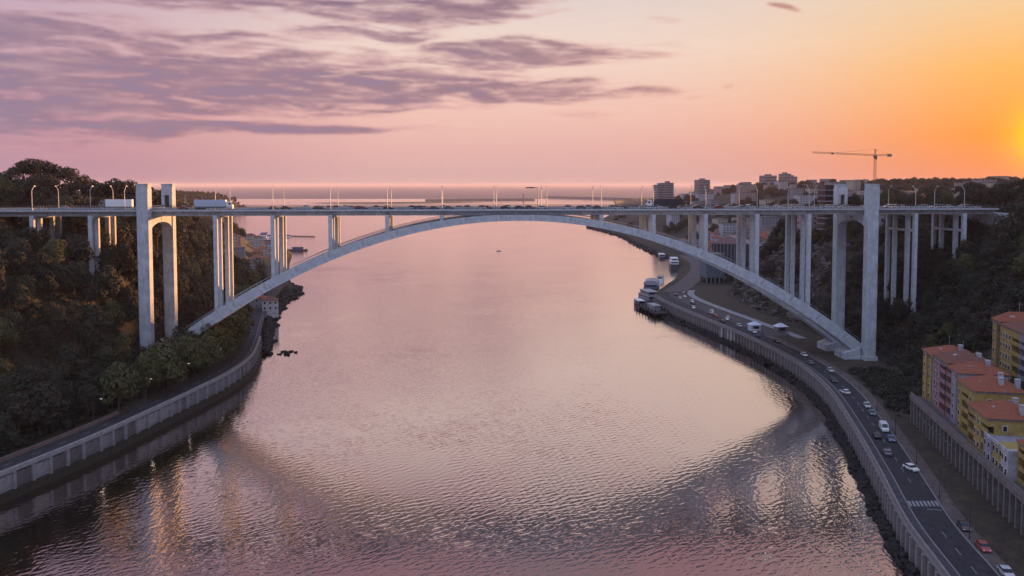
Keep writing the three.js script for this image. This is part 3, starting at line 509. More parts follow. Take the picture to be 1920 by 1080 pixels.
function streetLamp(name, label, group, lit) {
  const t = thing(name, label, 'street lamp', [0, 0, 0], 0, group);
  const lm = MAT.steelDark;
  mesh('post', [tubeBetween([0, 0, 0], [0, 7.2, 0], .10, .07, 7), bx(.3, .4, .3)], lm, t);
  mesh('arm', [tubeBetween([0, 7.15, 0], [.7, 7.9, 0], .06, .05, 5), tubeBetween([.7, 7.9, 0], [2.2, 8.1, 0], .05, .05, 5)], lm, t);
  const h = mesh('lamp_head', bx(.9, .14, .32, 2.5, 8.02, 0), lm, t);
  if (lit) mesh('bulb', bx(.6, .10, .26, 2.5, 7.91, 0), new THREE.MeshStandardMaterial({ color: 0xffffff, emissive: C(1, .93, .85), emissiveIntensity: .5 }), h);
  return t;
}
{
  const zs = [-250, -276, -300, -327, -356], spot = [];
  let proto;
  zs.forEach((z, i) => { const p = [edgeL(z) - 8.9, 7, z], a = 0, litL = `lit street lamp on the left quay road, ${ord(i)} from the near end`; if (!proto) { proto = streetLamp('lit_lamp', litL, 'lit lamps along the left quay road', true); proto.position.set(...p); } else dup(proto, p, a, litL); spot.push(p); });
  for (const p of spot) { const l = new THREE.PointLight(C(1, .9, .78), .25); l.position.set(p[0] + 2.5, p[1] + 7.75, p[2]); l.castShadow = true; scene.add(l); }
  let q;
  [-168, -190, -214, -240, -266, -292, -318, -346, -376].forEach((z, i) => { const lab = `thin street lamp beside the right bank road, ${ord(i)} from the near end`, p = [edgeR(z) + 11, 7.1, z], a = Math.PI + along(edgeR, z); if (!q) { q = streetLamp('street_lamp', lab, 'lamps along the right bank road', false); q.position.set(...p); q.rotation.y = a; } else dup(q, p, a, lab); });
}
// vehicles: local +x is forward
const paints = { white: [.72, .72, .72], silver: [.42, .43, .46], black: [.02, .02, .024], grey: [.14, .14, .15], red: [.30, .03, .03], blue: [.05, .08, .20] };
const paintMat = Object.fromEntries(Object.entries(paints).map(([k, c]) => [k, new THREE.MeshPhysicalMaterial({ color: C(...c), roughness: .35, clearcoat: .8, clearcoatRoughness: .1 })]));
MAT.tyre = std([.018, .018, .018], .9); MAT.lens = std([.7, .7, .68], .2); MAT.redLens = std([.35, .02, .02], .3);
const wheelGeo = (() => { const g = new THREE.CylinderGeometry(.32, .32, .22, 14); g.rotateX(Math.PI / 2); return g; })();
const carGeo = {
  body: ex([[-2.1, .32], [-2.15, .75], [-2.0, .92], [-1.1, .95], [1.0, .93], [2.0, .78], [2.12, .55], [2.1, .32]], -.86, .86, 'z'),
  glass: ex([[-1.75, .93], [-1.25, 1.38], [.25, 1.40], [1.05, .92]], -.76, .76, 'z'), roof: ex([[-1.27, 1.37], [-1.1, 1.46], [.1, 1.47], [.30, 1.38]], -.78, .78, 'z'),
};
function car(colour, label, group) {
  const t = thing('car', label, 'car', [0, 0, 0], 0, group);
  mesh('body', carGeo.body, paintMat[colour], t); const g = mesh('cabin_glass', carGeo.glass, MAT.glass, t); mesh('roof', carGeo.roof, paintMat[colour], g);
  for (const x of [-1.35, 1.35]) for (const z of [-.78, .78]) { const w = mesh('wheel', wheelGeo, MAT.tyre, t); w.position.set(x, .32, z); }
  for (const z of [-.6, .6]) { mesh('headlight', bx(.06, .14, .34, 2.09, .60, z), MAT.lens, t); mesh('tail_light', bx(.06, .16, .30, -2.13, .66, z), MAT.redLens, t); }
  return t;
}
const carProto = {};
function putCar(colour, [x, y, z], turn, label, group) { const c = carProto[colour]; if (!c) { const o = carProto[colour] = car(colour, label, group); o.position.set(x, y, z); o.rotation.y = turn; return o; } const o = dup(c, [x, y, z], turn, label); if (group) o.userData.group = group; else delete o.userData.group; return o; }
{
  const lanes = [[8.4, 0], [11.4, 0], [14.3, 0], [17.7, 1], [20.6, 1], [23.6, 1]], keys = ['white', 'silver', 'black', 'grey', 'white', 'silver', 'black', 'blue', 'red', 'grey'];
  const r = rng(55), todo = [];
  lanes.forEach(([t, back], li) => {
    let s = -228 + r() * 30;
    while (s < 203) {
      const gap = s > -112 && s < 200 ? 9 + r() * 19 : 30 + r() * 60; s += gap; if (s > 203) break;
      const near = (a, b) => s > a - 5 && s < b + 5;
      if ((li === 0 && near(-128, -104)) || (li === 5 && near(56, 78)) || (li === 4 && near(-176, -158))) continue;
      const k = s > 90 ? (r() < .7 ? 'white' : 'silver') : keys[Math.floor(r() * keys.length)];
      if (s > -194) todo.push([k, s, t, back]);
    }
  });
  todo.sort((a, b) => a[1] - b[1]); const seen = {};
  for (const [k, s, t, back] of todo) { const w = back ? 'far' : 'near', i = seen[k + w] = (seen[k + w] ?? -1) + 1; putCar(k, toWorld(s, t, 69.9), PSI + (back ? Math.PI : 0), `${k} car in the ${w} lanes of the bridge, ${ord(i)} ${k} one from the left`, `${k} cars in the ${w} bridge lanes`); }
  const q = (z, d, k, l, back) => putCar(k, [edgeR(z) + d, 7.06, z], along(edgeR, z) + (back ? -1 : 1) * Math.PI / 2, l);
  q(-288, 4.8, 'white', 'white car alone in the river side lane below the tower on the right bank road');
  q(-305, 4.8, 'black', 'dark car just beyond the lone white car, nearest the bridge tower', 1);
  q(-270, 8.6, 'silver', 'silver car at the land side kerb beside a dark car, right bank road', 1);
  q(-261, 8.4, 'grey', 'dark grey car just behind the silver car at the kerb', 1);
  q(-237, 5.0, 'black', 'black car beside the white van on the right bank road');
  q(-234, 8.4, 'blue', 'blue car behind the white van on the right bank road', 1);
  q(-209.5, 8.6, 'white', 'white car between the white van and the zebra crossing', 1);
  q(-173, 11.6, 'black', 'black car parked past the zebra crossing, the farther of two', 1);
  q(-163, 11.8, 'red', 'dark red car parked nearest the camera at the pavement', 1);
  q(-407, 8.2, 'white', 'white car on the road beside the pale kiosk under the arch', 1);
  q(-382, 8.4, 'black', 'black car on the road before the arch springing', 1);
  q(-457, 9.0, 'red', 'red car at the front of the parked row under the arch', 1);
  [[-468, 'silver'], [-474, 'white'], [-446, 'white'], [-452, 'grey']].forEach(([z, k], i) => q(z, 10.8 + (i % 2) * 3, k, `${k} car ${i % 2 ? 'further from' : 'closer to'} the road in the parked row by the red car${i > 1 ? ', near end' : ''}`, 1));
  [[-322, 8.4, 'silver', 'silver car on the land side lane level with the right tower'], [-336, 5, 'grey', 'grey car in the river side lane level with the right tower'], [-352, 8.4, 'white', 'white car on the land side lane before the arch foot'], [-396, 5, 'blue', 'blue car in the river side lane under the arch'], [-425, 8.2, 'silver', 'silver car just past the pale kiosk'], [-438, 5, 'black', 'black car in the river side lane past the kiosk'], [-488, 8.4, 'white', 'white car on the road before the parking ground'], [-222, 4.9, 'grey', 'grey car in the river side lane between the van and the crossing'], [-152, 11.7, 'silver', 'silver car parked at the pavement in the bottom right corner']].forEach(([z, d, k, l]) => q(z, d, k, l, d > 6));
  [[-528, 13, 'silver'], [-536, 18, 'white'], [-545, 14, 'black'], [-552, 20, 'grey'], [-515, 17, 'white'], [-505, 14, 'black']].forEach(([z, d, k], i) => q(z, d, k, `${k} car ${['in the middle of', 'at the land side of', 'at the far end of', 'in the far land corner of', 'at the near end of', 'first on the river side of'][i]} the parking ground by the moored boats`));
}
function van(colour, label, p, turn) {
  const t = thing('van', label, 'van', p, turn);
  mesh('body', ex([[-2.5, .35], [-2.5, 2.1], [-2.35, 2.3], [1.1, 2.3], [1.9, 1.25], [2.5, 1.0], [2.55, .35]], -.95, .95, 'z'), paintMat[colour], t);
  mesh('windscreen', ex([[1.17, 2.22], [1.88, 1.28], [1.93, 1.30], [1.22, 2.25]], -.8, .8, 'z'), MAT.glass, t);
  for (const z of [-.96, .96]) mesh('side_window', bx(1.0, .55, .03, .65, 1.35, z), MAT.glass, t);
  for (const x of [-1.6, 1.6]) for (const z of [-.85, .85]) { const w = mesh('wheel', wheelGeo, MAT.tyre, t); w.position.set(x, .32, z); }
}
van('white', 'white van on the land side of the right bank road, cars beside and behind it', [edgeR(-244) + 8.5, 7.06, -244], along(edgeR, -244) - Math.PI / 2);
function truck(label, box, cabMat, p, turn, boxMat, high = 2.9) {
  const t = thing('truck', label, 'truck', p, turn);
  mesh('trailer_box', bx(box, high, 2.5, 0, 1.15, 0), boxMat, t); mesh('chassis', bx(box + 1.4, .35, 1.2, .6, .75, 0), MAT.steelDark, t);
  const x = box / 2 + 1.55;
  const c = mesh('cab', ex([[x - 1.05, .5], [x - 1.05, 3.4], [x + .55, 3.55], [x + 1.1, 2.1], [x + 1.15, .5]], -1.22, 1.22, 'z'), cabMat, t);
  mesh('windscreen', ex([[x + .62, 3.3], [x + 1.08, 2.1], [x + 1.14, 2.1], [x + .68, 3.32]], -1.05, 1.05, 'z'), MAT.glass, c);
  for (const z of [-1.23, 1.23]) mesh('side_window', bx(.85, .75, .03, x + .1, 2.15, z), MAT.glass, c);
  for (const dx of [-box / 2 + 1, -box / 2 + 2.2, -box / 2 + 3.4, x]) for (const z of [-1.05, 1.05]) { const w = mesh('wheel', wheelGeo, MAT.tyre, t); w.scale.set(1.5, 1.5, 1.5); w.position.set(dx, .5, z); }
}
truck('white box truck on the deck left of the left bridge tower', 10.2, paintMat.grey, toWorld(-160, 20.6, 69.9), PSI + Math.PI, std([.74, .74, .76], .6));
truck('pale blue trailer truck with white cab just right of the left tower', 12.2, paintMat.white, toWorld(-120, 8.4, 69.9), PSI, std([.40, .46, .56], .6));
truck('dark trailer truck with white cab on the right half of the deck', 13, paintMat.white, toWorld(69, 23.6, 69.9), PSI + Math.PI, std([.018, .018, .03], .5));
// ---------------------------------------------------------------- flats on the arcaded podium (right)
const plaster = (r, g, b) => std([r, g, b], .9, { map: T.rough });
const PL = { yellow: plaster(.54, .38, .115), ochre: plaster(.47, .32, .12), pink: plaster(.44, .24, .25), lilac: plaster(.40, .36, .43), white: plaster(.62, .60, .64), grey: plaster(.30, .28, .31), cream: plaster(.62, .54, .42) };
MAT.roof = std([.36, .115, .06], .85, { map: T.tiles }); MAT.roofOld = std([.24, .10, .075], .9, { map: T.tiles }); MAT.roofGrey = std([.20, .19, .20], .85, { map: T.rough });
MAT.frame = std([.55, .53, .52], .7); MAT.shutter = std([.05, .035, .035], .7);
const winG = {}; const winGeo = (w, h) => winG[w + 'x' + h] ||= [bx(w, h, .10), bx(w - .22, h - .22, .05, 0, .11, .05)];
function win(parent, w, h, x, y, z, ry = 0, pane = MAT.glass) { const [f, p] = winGeo(w, h), m = mesh('window', f, MAT.frame, parent); m.position.set(x, y, z); m.rotation.y = ry; mesh('pane', p, pane, m); return m; }
function hip(w, d, y, h, over, x = 0, z = 0, mat = MAT.roof) {            // hipped roof over a w by d plan centred on x, z
  const a = w / 2 + over, b = d / 2 + over, r = Math.max(0, a - b), pos = [], uv = [], k = h / b;
  const V = [[-a, y, b], [a, y, b], [a, y, -b], [-a, y, -b], [-Math.max(r, .01), y + h, a < b ? b - a : 0], [Math.max(r, .01), y + h, a < b ? -(b - a) : 0]];
  const F = a < b ? [[0, 1, 4], [1, 2, 5], [1, 5, 4], [2, 3, 5], [3, 0, 4], [3, 4, 5]] : [[0, 1, 5], [0, 5, 4], [1, 2, 5], [2, 3, 4], [2, 4, 5], [3, 0, 4]];
  for (const f of [...F, [0, 2, 1], [0, 3, 2]]) for (const i of f) { pos.push(V[i][0] + x, V[i][1], V[i][2] + z); uv.push(V[i][0] + V[i][2] * .3, V[i][2] + V[i][1]); }
  return geom(pos, uv);
}
// a block of flats: local +z faces the river; bays run along x
function block(name, label, p, turn, bays, y1, depth, o = {}) {
  const t = thing(name, label, 'building', p, turn, o.group), fl = 2.9, n = Math.max(1, Math.round(y1 / fl)), total = bays.reduce((s, b) => s + b.w, 0);
  let x = 0;
  for (const b of bays) {
    const xm = x + b.w / 2, f = b.z || 0, H = y1 + (b.up || 0);
    if (b.kind === 'loggia') {
      mesh('wall', bx(b.w, H, depth - 1.5 + f, xm, 0, -(depth + 1.5 - f) / 2), b.m, t);
      for (let k = 0; k < n; k++) {
        const l = mesh('balcony', [bx(b.w - .1, .22, 1.48, xm, k * fl - .02, f - .76), bx(b.w - .1, .95, .14, xm, k * fl + .2, f - .08)], b.rail || b.m, t);
        mesh('balcony_door', bx(b.w * .62, 2.15, .08, xm, k * fl + .22, f - 1.47), MAT.glass, l);
        mesh('pier', bx(.28, fl, 1.4, xm - b.w / 2 + .14, k * fl, f - .72), b.m, t);
      }
      mesh('spandrel', bx(b.w, H - n * fl + .9, 1.5, xm, n * fl - .9, f - .75), b.m, t);
    } else {
      mesh('wall', bx(b.w, H, depth + f, xm, 0, -(depth - f) / 2), b.m, t);
      const c = b.n || Math.max(1, Math.round(b.w / 2.7));
      for (let k = 0; k < n; k++) for (let i = 0; i < c; i++) win(t, 1.15, 1.45, xm - b.w / 2 + b.w * (i + .5) / c, k * fl + .95, f + .04, 0, R() < .35 ? MAT.shutter : MAT.glass);
    }
    x += b.w;
  }
  if (o.ends) for (let k = 0; k < n; k++) for (const z of [-.3, -.68]) win(t, 1.1, 1.4, total + .04, k * fl + .95, depth * z, Math.PI / 2, R() < .4 ? MAT.shutter : MAT.glass);
  if (o.roof !== 0) {
    const cut = o.roofs || [[0, total, 0]]; let rm;
    cut.forEach(([a, b, dy], i) => { rm = mesh('roof', hip(b - a, depth, y1 + .45 + dy, o.roof || 2.6, .5, (a + b) / 2, -depth / 2), i % 2 ? MAT.roofOld : MAT.roof, t); if (dy) mesh('attic_wall', bx(b - a, dy, depth, (a + b) / 2, y1 + .45, -depth / 2), PL.ochre, t); mesh('skylight', bx(1.1, .5, 1.3, (a + b) / 2 + 1.5, y1 + dy + 1.5, -depth * .28), PL.white, rm); mesh('aerial', [tubeBetween([(a + b) / 2 - 1, y1 + dy + 2, -depth / 2], [(a + b) / 2 - 1, y1 + dy + 5.6, -depth / 2], .05, .04, 4), bx(1.2, .05, .05, (a + b) / 2 - 1, y1 + dy + 5.2, -depth / 2)], MAT.rail, rm); });
    mesh('eaves_band', bx(total + .5, .45, depth + .5, total / 2, y1, -depth / 2), o.eaves || PL.grey, t);
    for (const [cx, cz] of o.chimneys || []) mesh('chimney', [bx(1.3, 2.3, 1.0, cx, y1 + 1.0, cz), bx(1.5, .2, 1.2, cx, y1 + 3.3, cz)], PL.white, rm);
  } else mesh('parapet', [bx(total, .8, .25, total / 2, y1, -.13), bx(.25, .8, depth - .25, total - .13, y1, -depth / 2 - .12), bx(total, .8, .25, total / 2, y1, -depth + .13)], PL.white, t);
  return t;
}
const PT = -101.3 * rad, P0 = [123.2, -253.4], pod = (x, z, y) => [P0[0] + x * Math.cos(PT) + z * Math.sin(PT), y, P0[1] - x * Math.sin(PT) + z * Math.cos(PT)];
{
  const t = thing('arcade_podium', 'long stone arcade of square pillars carrying the terrace under the flats', 'arcade', pod(0, 0, 7), PT), len = 128, sp = 3.25;
  const stone = std([.28, .24, .23], .93, { map: T.rough }), slab = std([.17, .145, .15], .93, { map: T.rough });
  mesh('terrace_slab', bx(len, .7, 15.6, len / 2, 7.3, -7.6), slab, t);
  mesh('back_wall', bx(len, 7.2, .5, len / 2, .05, -5.2), stone, t);
  mesh('fascia', bx(len + .4, 1.35, .45, len / 2, 7.0, .22), stone, t);
  mesh('parapet', [bx(len, .75, .25, len / 2, 8.35, .18), bx(len, .12, .4, len / 2, 9.1, .18)], stone, t);
  for (let x = .4; x < len; x += sp) mesh('pillar', bx(.78, 7, .85, x, 0, -.15), stone, t);
  for (let x = .4 + sp / 2; x < len; x += sp) mesh('shop_front', bx(2.3, 2.9, .12, x, .3, -4.86), R() < .6 ? MAT.glass : MAT.shutter, t);
  for (let x = .4; x < 40; x += sp) mesh('crossbar', bx(sp - .8, .22, .3, x + sp / 2, 4.0, -.1), stone, t);
  mesh('end_wall', bx(.5, 7.2, 5, .25, 0, -2.9), stone, t);
}
{
  const y = PL.yellow, pk = PL.pink, li = PL.lilac;
  block('apartment_block', 'pink and lilac flats with yellow end bay, farthest on the arcade terrace', pod(0, -3, 15), PT, [{ w: 3.6, kind: 'win', m: y, n: 1 }, { w: 3.2, kind: 'win', m: y, n: 1, z: -.5 }, { w: 4.2, kind: 'win', m: li, n: 1, z: -.8 }, { w: 5.5, kind: 'win', m: pk, n: 2 }, { w: 5, kind: 'loggia', m: pk }, { w: 4.6, kind: 'loggia', m: pk, z: -.3 }, { w: 4.4, kind: 'win', m: li, n: 1, z: -.2 }, { w: 3.0, kind: 'win', m: PL.white, n: 1, z: -.5 }], 14.3, 12, { ends: true, chimneys: [[8, -8], [20, -9], [30, -8]], roof: 2.4, roofs: [[0, 10.6, 0], [10.9, 24.2, .7], [24.5, 33.5, 0]] });
  block('apartment_block', 'tall yellow flats with stacked loggias next to the pink flats', pod(33.5, -2.6, 15), PT, [{ w: 3.4, kind: 'win', m: PL.ochre, n: 1 }, { w: 5.2, kind: 'loggia', m: y }, { w: 4.2, kind: 'win', m: y, n: 1 }], 12.6, 12, { ends: true, chimneys: [[4, -9], [10, -7], [11, -10.5]], roof: 3.0 });
  block('apartment_block', 'lower yellow flats with dark loggias in the middle of the terrace', pod(46.3, -1.2, 15), PT, [{ w: 4.4, kind: 'loggia', m: PL.ochre }, { w: 4.8, kind: 'win', m: y, n: 2 }, { w: 4.6, kind: 'loggia', m: y }], 9.4, 12.5, { ends: true, chimneys: [[5, -9], [12, -8]], roof: 2.8 });
  block('apartment_block', 'low white and lilac flat roofed wing in front of the yellow flats', pod(60.1, -.4, 15), PT, [{ w: 5, kind: 'win', m: li, n: 2 }, { w: 6, kind: 'win', m: y, n: 3, z: -.3 }, { w: 4, kind: 'win', m: PL.white, n: 2 }], 5.9, 11, { ends: true, roof: 0 });
  block('apartment_block', 'yellow flats at the right edge of the photograph on the terrace', pod(75.3, -2.2, 15), PT, [{ w: 4.5, kind: 'loggia', m: y }, { w: 5, kind: 'win', m: y, n: 2 }, { w: 5, kind: 'loggia', m: PL.ochre }, { w: 6, kind: 'win', m: y, n: 2 }], 8.8, 12, { ends: true, chimneys: [[3, -8], [9, -9]], roof: 2.8 });
  block('apartment_block', 'upper yellow flats with tiled roof on the slope above the terrace', [145.5, 20, -250], PT, [{ w: 3.4, kind: 'win', m: PL.ochre, n: 1 }, { w: 3.0, kind: 'win', m: li, n: 1, z: -1 }, { w: 8.4, kind: 'win', m: y, n: 4 }, { w: 5.4, kind: 'loggia', m: y }, { w: 5.2, kind: 'loggia', m: li }, { w: 8, kind: 'win', m: y, n: 4 }, { w: 6, kind: 'loggia', m: y }, { w: 8, kind: 'win', m: y, n: 3 }], 18.6, 13, { ends: true, chimneys: [[14, -5], [18, -5], [26, -9]], roof: 2.6, roofs: [[0, 6.2, .6], [6.5, 25.2, 0], [25.5, 47.4, .6]] });
  const s = mesh('retaining_wall', bx(66, 7, 1.2, 33, 13.4, 3.2), std([.22, .19, .20], .95, { map: T.rough })); s.position.set(145.5, 0, -250); s.rotation.y = PT; tag(s, 'grey retaining wall of the street below the upper yellow flats', 'retaining wall');
}
// ---------------------------------------------------------------- low town on the far right bank and the hill behind
const wallCol = { white: PL.white, cream: PL.cream, pink: plaster(.52, .36, .34), ochre: plaster(.50, .36, .18), grey: plaster(.36, .34, .37) };
const houseKit = {};
function house(colour, [x, y, z], turn, w, d, h, label, group, flatRoof) {
  const key = [colour, w, d, h, !!flatRoof].join(); let src = houseKit[key];
  if (src) return dup(src, [x, y, z], turn, label, group);
  const t = houseKit[key] = thing('house', label, 'house', [x, y, z], turn, group);
  mesh('wall', bx(w, h + 4, d, 0, -4, 0), wallCol[colour], t);
  if (flatRoof) mesh('roof', bx(w + .3, .5, d + .3, 0, h, 0), MAT.roofGrey, t); else mesh('roof', hip(w, d, h, Math.min(w, d) * .28, .4), R() < .6 ? MAT.roof : MAT.roofOld, t);
  const fl = Math.max(1, Math.floor(h / 3)), c = Math.max(2, Math.round(w / 3.2)), c2 = Math.max(2, Math.round(d / 3.4));
  for (let k = 0; k < fl; k++) { for (let i = 0; i < c; i++) win(t, 1.3, 1.6, -w / 2 + w * (i + .5) / c, k * 3 + .9, d / 2 + .04, 0, MAT.glass); for (let i = 0; i < c2; i++) win(t, 1.3, 1.6, -w / 2 - .04, k * 3 + .9, -d / 2 + d * (i + .5) / c2, -Math.PI / 2, MAT.glass); }
  return t;
}
{
  const r = rng(321), cols = ['white', 'cream', 'white', 'pink', 'ochre', 'grey'], dims = [[9, 8, 6], [11, 9, 6], [10, 9, 9], [18, 11, 9], [13, 11, 12]];
  const named = { white: 'white walled', cream: 'cream walled', pink: 'pinkish', ochre: 'ochre', grey: 'grey walled' };
  let n = 0; const used = [];
  const slab = (x, z, w, d, h, c, label, group) => { const t = thing('slab_block', label, 'apartment block', [x, landY(x, z), z], .15 + r() * .5, group); mesh('wall', bx(w, h + 5, d, 0, -5, 0), wallCol[c], t); mesh('roof', bx(w + .4, .6, d + .4, 0, h, 0), MAT.roofGrey, t); for (let f = .9; f < h - 2; f += 3) for (let i = 0; i < w / 4 - .5; i++) win(t, 1.9, 1.6, -w / 2 + 2 + i * 4, f, d / 2 + .04); used.push([x, z, w * .62]); };
  for (let k = 0, m = 0; k < 4000 && m < 104; k++) { const far = m < 64, z = far ? -900 - r() * 1100 : -620 - r() * 450, p = far ? 1225 + r() * 400 : 1560 + r() * 330, x = (p - 960) / 1560 * -z, d = x - edgeR(z), w = 16 + Math.floor(r() * 4) * 5, h = 9 + Math.floor(r() * 4) * 3; if (d < 60 || used.some(([a, b, s]) => Math.hypot(a - x, b - z) < s + w * .62)) continue; const c = ['white', 'cream', 'pink', 'grey'][m % 4]; slab(x, z, w, 12, h, c, `${named[c]} ${w > 25 ? 'wide' : 'narrow'} ${h > 14 ? 'high' : 'low'} apartment slab on the hazy far right ridge`, `${c} ${w > 25 ? 'wide' : 'narrow'} ${h > 14 ? 'high' : 'low'} slabs on the ridge`); m++; }
  for (let k = 0; k < 9000 && n < 280; k++) {
    const low = n < 110, z = low ? -625 - r() * 420 : -900 - r() * 1200, p = low ? 1225 + r() * 215 : 1185 + r() * 480, x = (p - 960) / 1560 * -z, d = x - edgeR(z); if (d < 24 || (z > -720 && d < 75)) continue;
    if (z > -700 && p > 1390) continue;
    const [w, dd, h] = dims[Math.floor(r() * dims.length)], y = landY(x, z);
    if (used.some(([a, b, s]) => Math.hypot(a - x, b - z) < s + Math.max(w, dd) * .62)) continue; used.push([x, z, Math.max(w, dd) * .62]);
    const c = cols[Math.floor(r() * cols.length)], zone = z > -900 ? 'low town behind the right columns' : 'far hillside town above the right deck', size = w > 12 ? 'long' : h > 10 ? 'tall' : h > 8 ? 'three storey' : 'small';
    house(c, [x, y, z], Math.round(r() * 4) * .4 + .2, w, dd, h, `${named[c]} ${size} house in the ${zone}`, `${c} ${size} houses, ${zone.split(' ').slice(0, 3).join(' ')}`, r() < .22); n++;
  }
  // tower blocks on the skyline
  const tower = (label, p, top, z, w, d, steps) => {
    const x = (p - 960) / 1560 * -z, y1 = 80 + (346 - top) / 1560 * -z, y0 = Math.min(landY(x, z), y1 - 20) - 3, t = thing('tower_block', label, 'tower block', [x, y0, z], .25), H = y1 - y0;
    for (const [dx, ww, dh] of steps) {
      mesh('wall', bx(ww, H + dh, d, dx, 0, 0), PL.grey, t);
      for (let f = 3; f < H + dh - 2; f += 3.1) mesh('balcony_band', [bx(ww * .84, .9, .9, dx, f, d / 2 + .42), bx(.9, .9, d * .8, dx - ww / 2 - .42, f, 0)], PL.white, t);
      for (let f = 4; f < H + dh - 2; f += 3.1) mesh('window_band', [bx(ww * .8, 1.5, .08, dx, f, d / 2 + .03), bx(.08, 1.5, d * .76, dx - ww / 2 - .03, f, 0)], MAT.glass, t);
      mesh('roof_plant', bx(ww * .4, 3, d * .4, dx, H + dh, 0), PL.grey, t);
    }
  };
  tower('broad grey tower block standing left of the dark truck on the skyline', 1245, 344, -1500, 33, 20, [[-9, 15, -2], [6, 16, 1.5]]);
  tower('single slim tower block right of the dark truck', 1316, 337, -1700, 25, 20, [[0, 25, 0]]);
  tower('left one of the pair of skyline tower blocks', 1439, 329, -1750, 29, 20, [[0, 29, 0]]);
  tower('right stepped one of the pair of skyline tower blocks', 1476, 330, -1750, 32, 20, [[-7, 17, 5], [9, 15, -1]]);
  // landmarks under and behind the right half of the bridge
  const b = thing('office_building', 'tall blue grey blank walled building beside the road bend under the arch', 'building', [150, 7, -622], .1);
  mesh('wall', bx(14, 17, 16, 0, 4, 0), std([.14, .19, .25], .7, { map: T.rough }), b); mesh('roof', bx(14.6, .6, 16.6, 0, 21, 0), MAT.roofGrey, b); mesh('entrance_floor', bx(12.8, 4, 14.8, 0, 0, 0), MAT.glass, b);
  for (const x of [-6.4, -3.2, 0, 3.2, 6.4]) mesh('pillar', bx(.7, 4, .7, x, 0, 7.6), PL.grey, b);
  for (let f = 6; f < 19; f += 3.2) for (const x of [-5, -1.7, 1.7, 5]) win(b, 1.4, 1.5, x, f, 8.04, 0, MAT.glass);
  const w = thing('warehouse', 'dark ribbed warehouse with pale pitched roof behind the bridge columns', 'warehouse', [190, 11, -715], -.45);
  mesh('wall', bx(30, 19, 26, 0, 0, 0), std([.07, .065, .08], .9, { map: T.rough }), w); mesh('roof', ex([[-15.6, 18.8], [15.6, 18.8], [15.6, 19.4], [0, 25.5], [-15.6, 19.4]], -13.6, 13.6, 'z'), std([.40, .29, .31], .9, { map: T.tiles }), w);
  for (let x = -13.5; x < 14; x += 3) mesh('rib', bx(.7, 19, .6, x, 0, 13.3), std([.16, .14, .16], .9), w);
  const g = thing('striped_building', 'dark building with pale floor bands behind the right tower', 'building', [176, 55, -462], .1);
  for (let f = 0; f < 8; f++) { mesh('floor_slab', bx(9.4, .7, 9.4, 0, f * 3.1, 0), PL.grey, g); mesh('glass_floor', bx(8.6, 2.4, 8.6, 0, f * 3.1 + .7, 0), MAT.glass, g); }
  const kio = (label, p, m) => { const k = thing('kiosk', label, 'kiosk', p, .2); mesh('wall', bx(5, 3, 4, 0, 0, 0), m, k); mesh('roof', hip(5, 4, 3, 1.6, .5), std([.55, .60, .68], .7), k); mesh('counter_window', bx(3, 1.2, .08, 0, 1.2, 2.03), MAT.glass, k); };
  kio('pale blue kiosk with pointed roof beside the white car under the arch', [121.5, 7, -414], std([.50, .56, .64], .8)); kio('small grey kiosk with dark canopy under the arch', [133, 7, -409], PL.grey);
  const hut = thing('house', 'white house under the deck between the right approach columns', 'house', [187, landY(187, -420), -420], .3); mesh('wall', bx(13, 9, 9, 0, -3, 0), PL.white, hut); mesh('roof', hip(13, 9, 6, 2.2, .4), MAT.roof, hut); for (const x of [-4, -1.3, 1.3, 4]) win(hut, 1.3, 1.6, x, 2.6, 4.54);
  house('pink', [172, landY(172, -480) + 2, -480], .3, 11, 9, 12, 'pink tall house beside the right tower behind the deck');
  house('cream', [235, landY(235, -470) + 1, -470], .3, 14, 10, 9, 'cream long house under the round pine behind the deck');
  // small left bank houses beyond the arch
  const lh = [[-141, -482, 9, 8, 6, 'white', 'white house at the water edge below the left haunch of the arch'], [-152, -492, 11, 9, 6, 'grey', 'grey house beside the white one below the arch haunch'], [-176, -560, 9, 8, 6, 'white', 'white house below the wooded slope between the left columns'], [-186, -556, 11, 9, 6, 'cream', 'cream house just behind the white one between the left columns']];
  for (const [x, z, w, d, h, c, l] of lh) house(c, [x, landY(x, z), z], .3, w, d, h, l);
  for (let k = 0, m = 0; k < 600 && m < 20; k++) { const z = -690 - r() * 520, d = 12 + r() * 40, x = edgeL(z) - d; if (px(x, z) < 430 || px(x, z) > 560 || used.some(([a, b]) => Math.hypot(a - x, b - z) < 15)) continue; used.push([x, z]); const c = cols[Math.floor(r() * 6)], [w, dd, h] = dims[Math.floor(r() * 3)]; house(c, [x, landY(x, z), z], .3 + r() * .3, w, dd, h, `${named[c]} ${h > 8 ? 'taller' : w > 10 ? 'wider' : 'small'} house of the fishing village on the far left bank`, `${c} ${h > 8 ? 'taller' : w > 10 ? 'wider' : 'small'} village houses`, r() < .3); m++; }
}
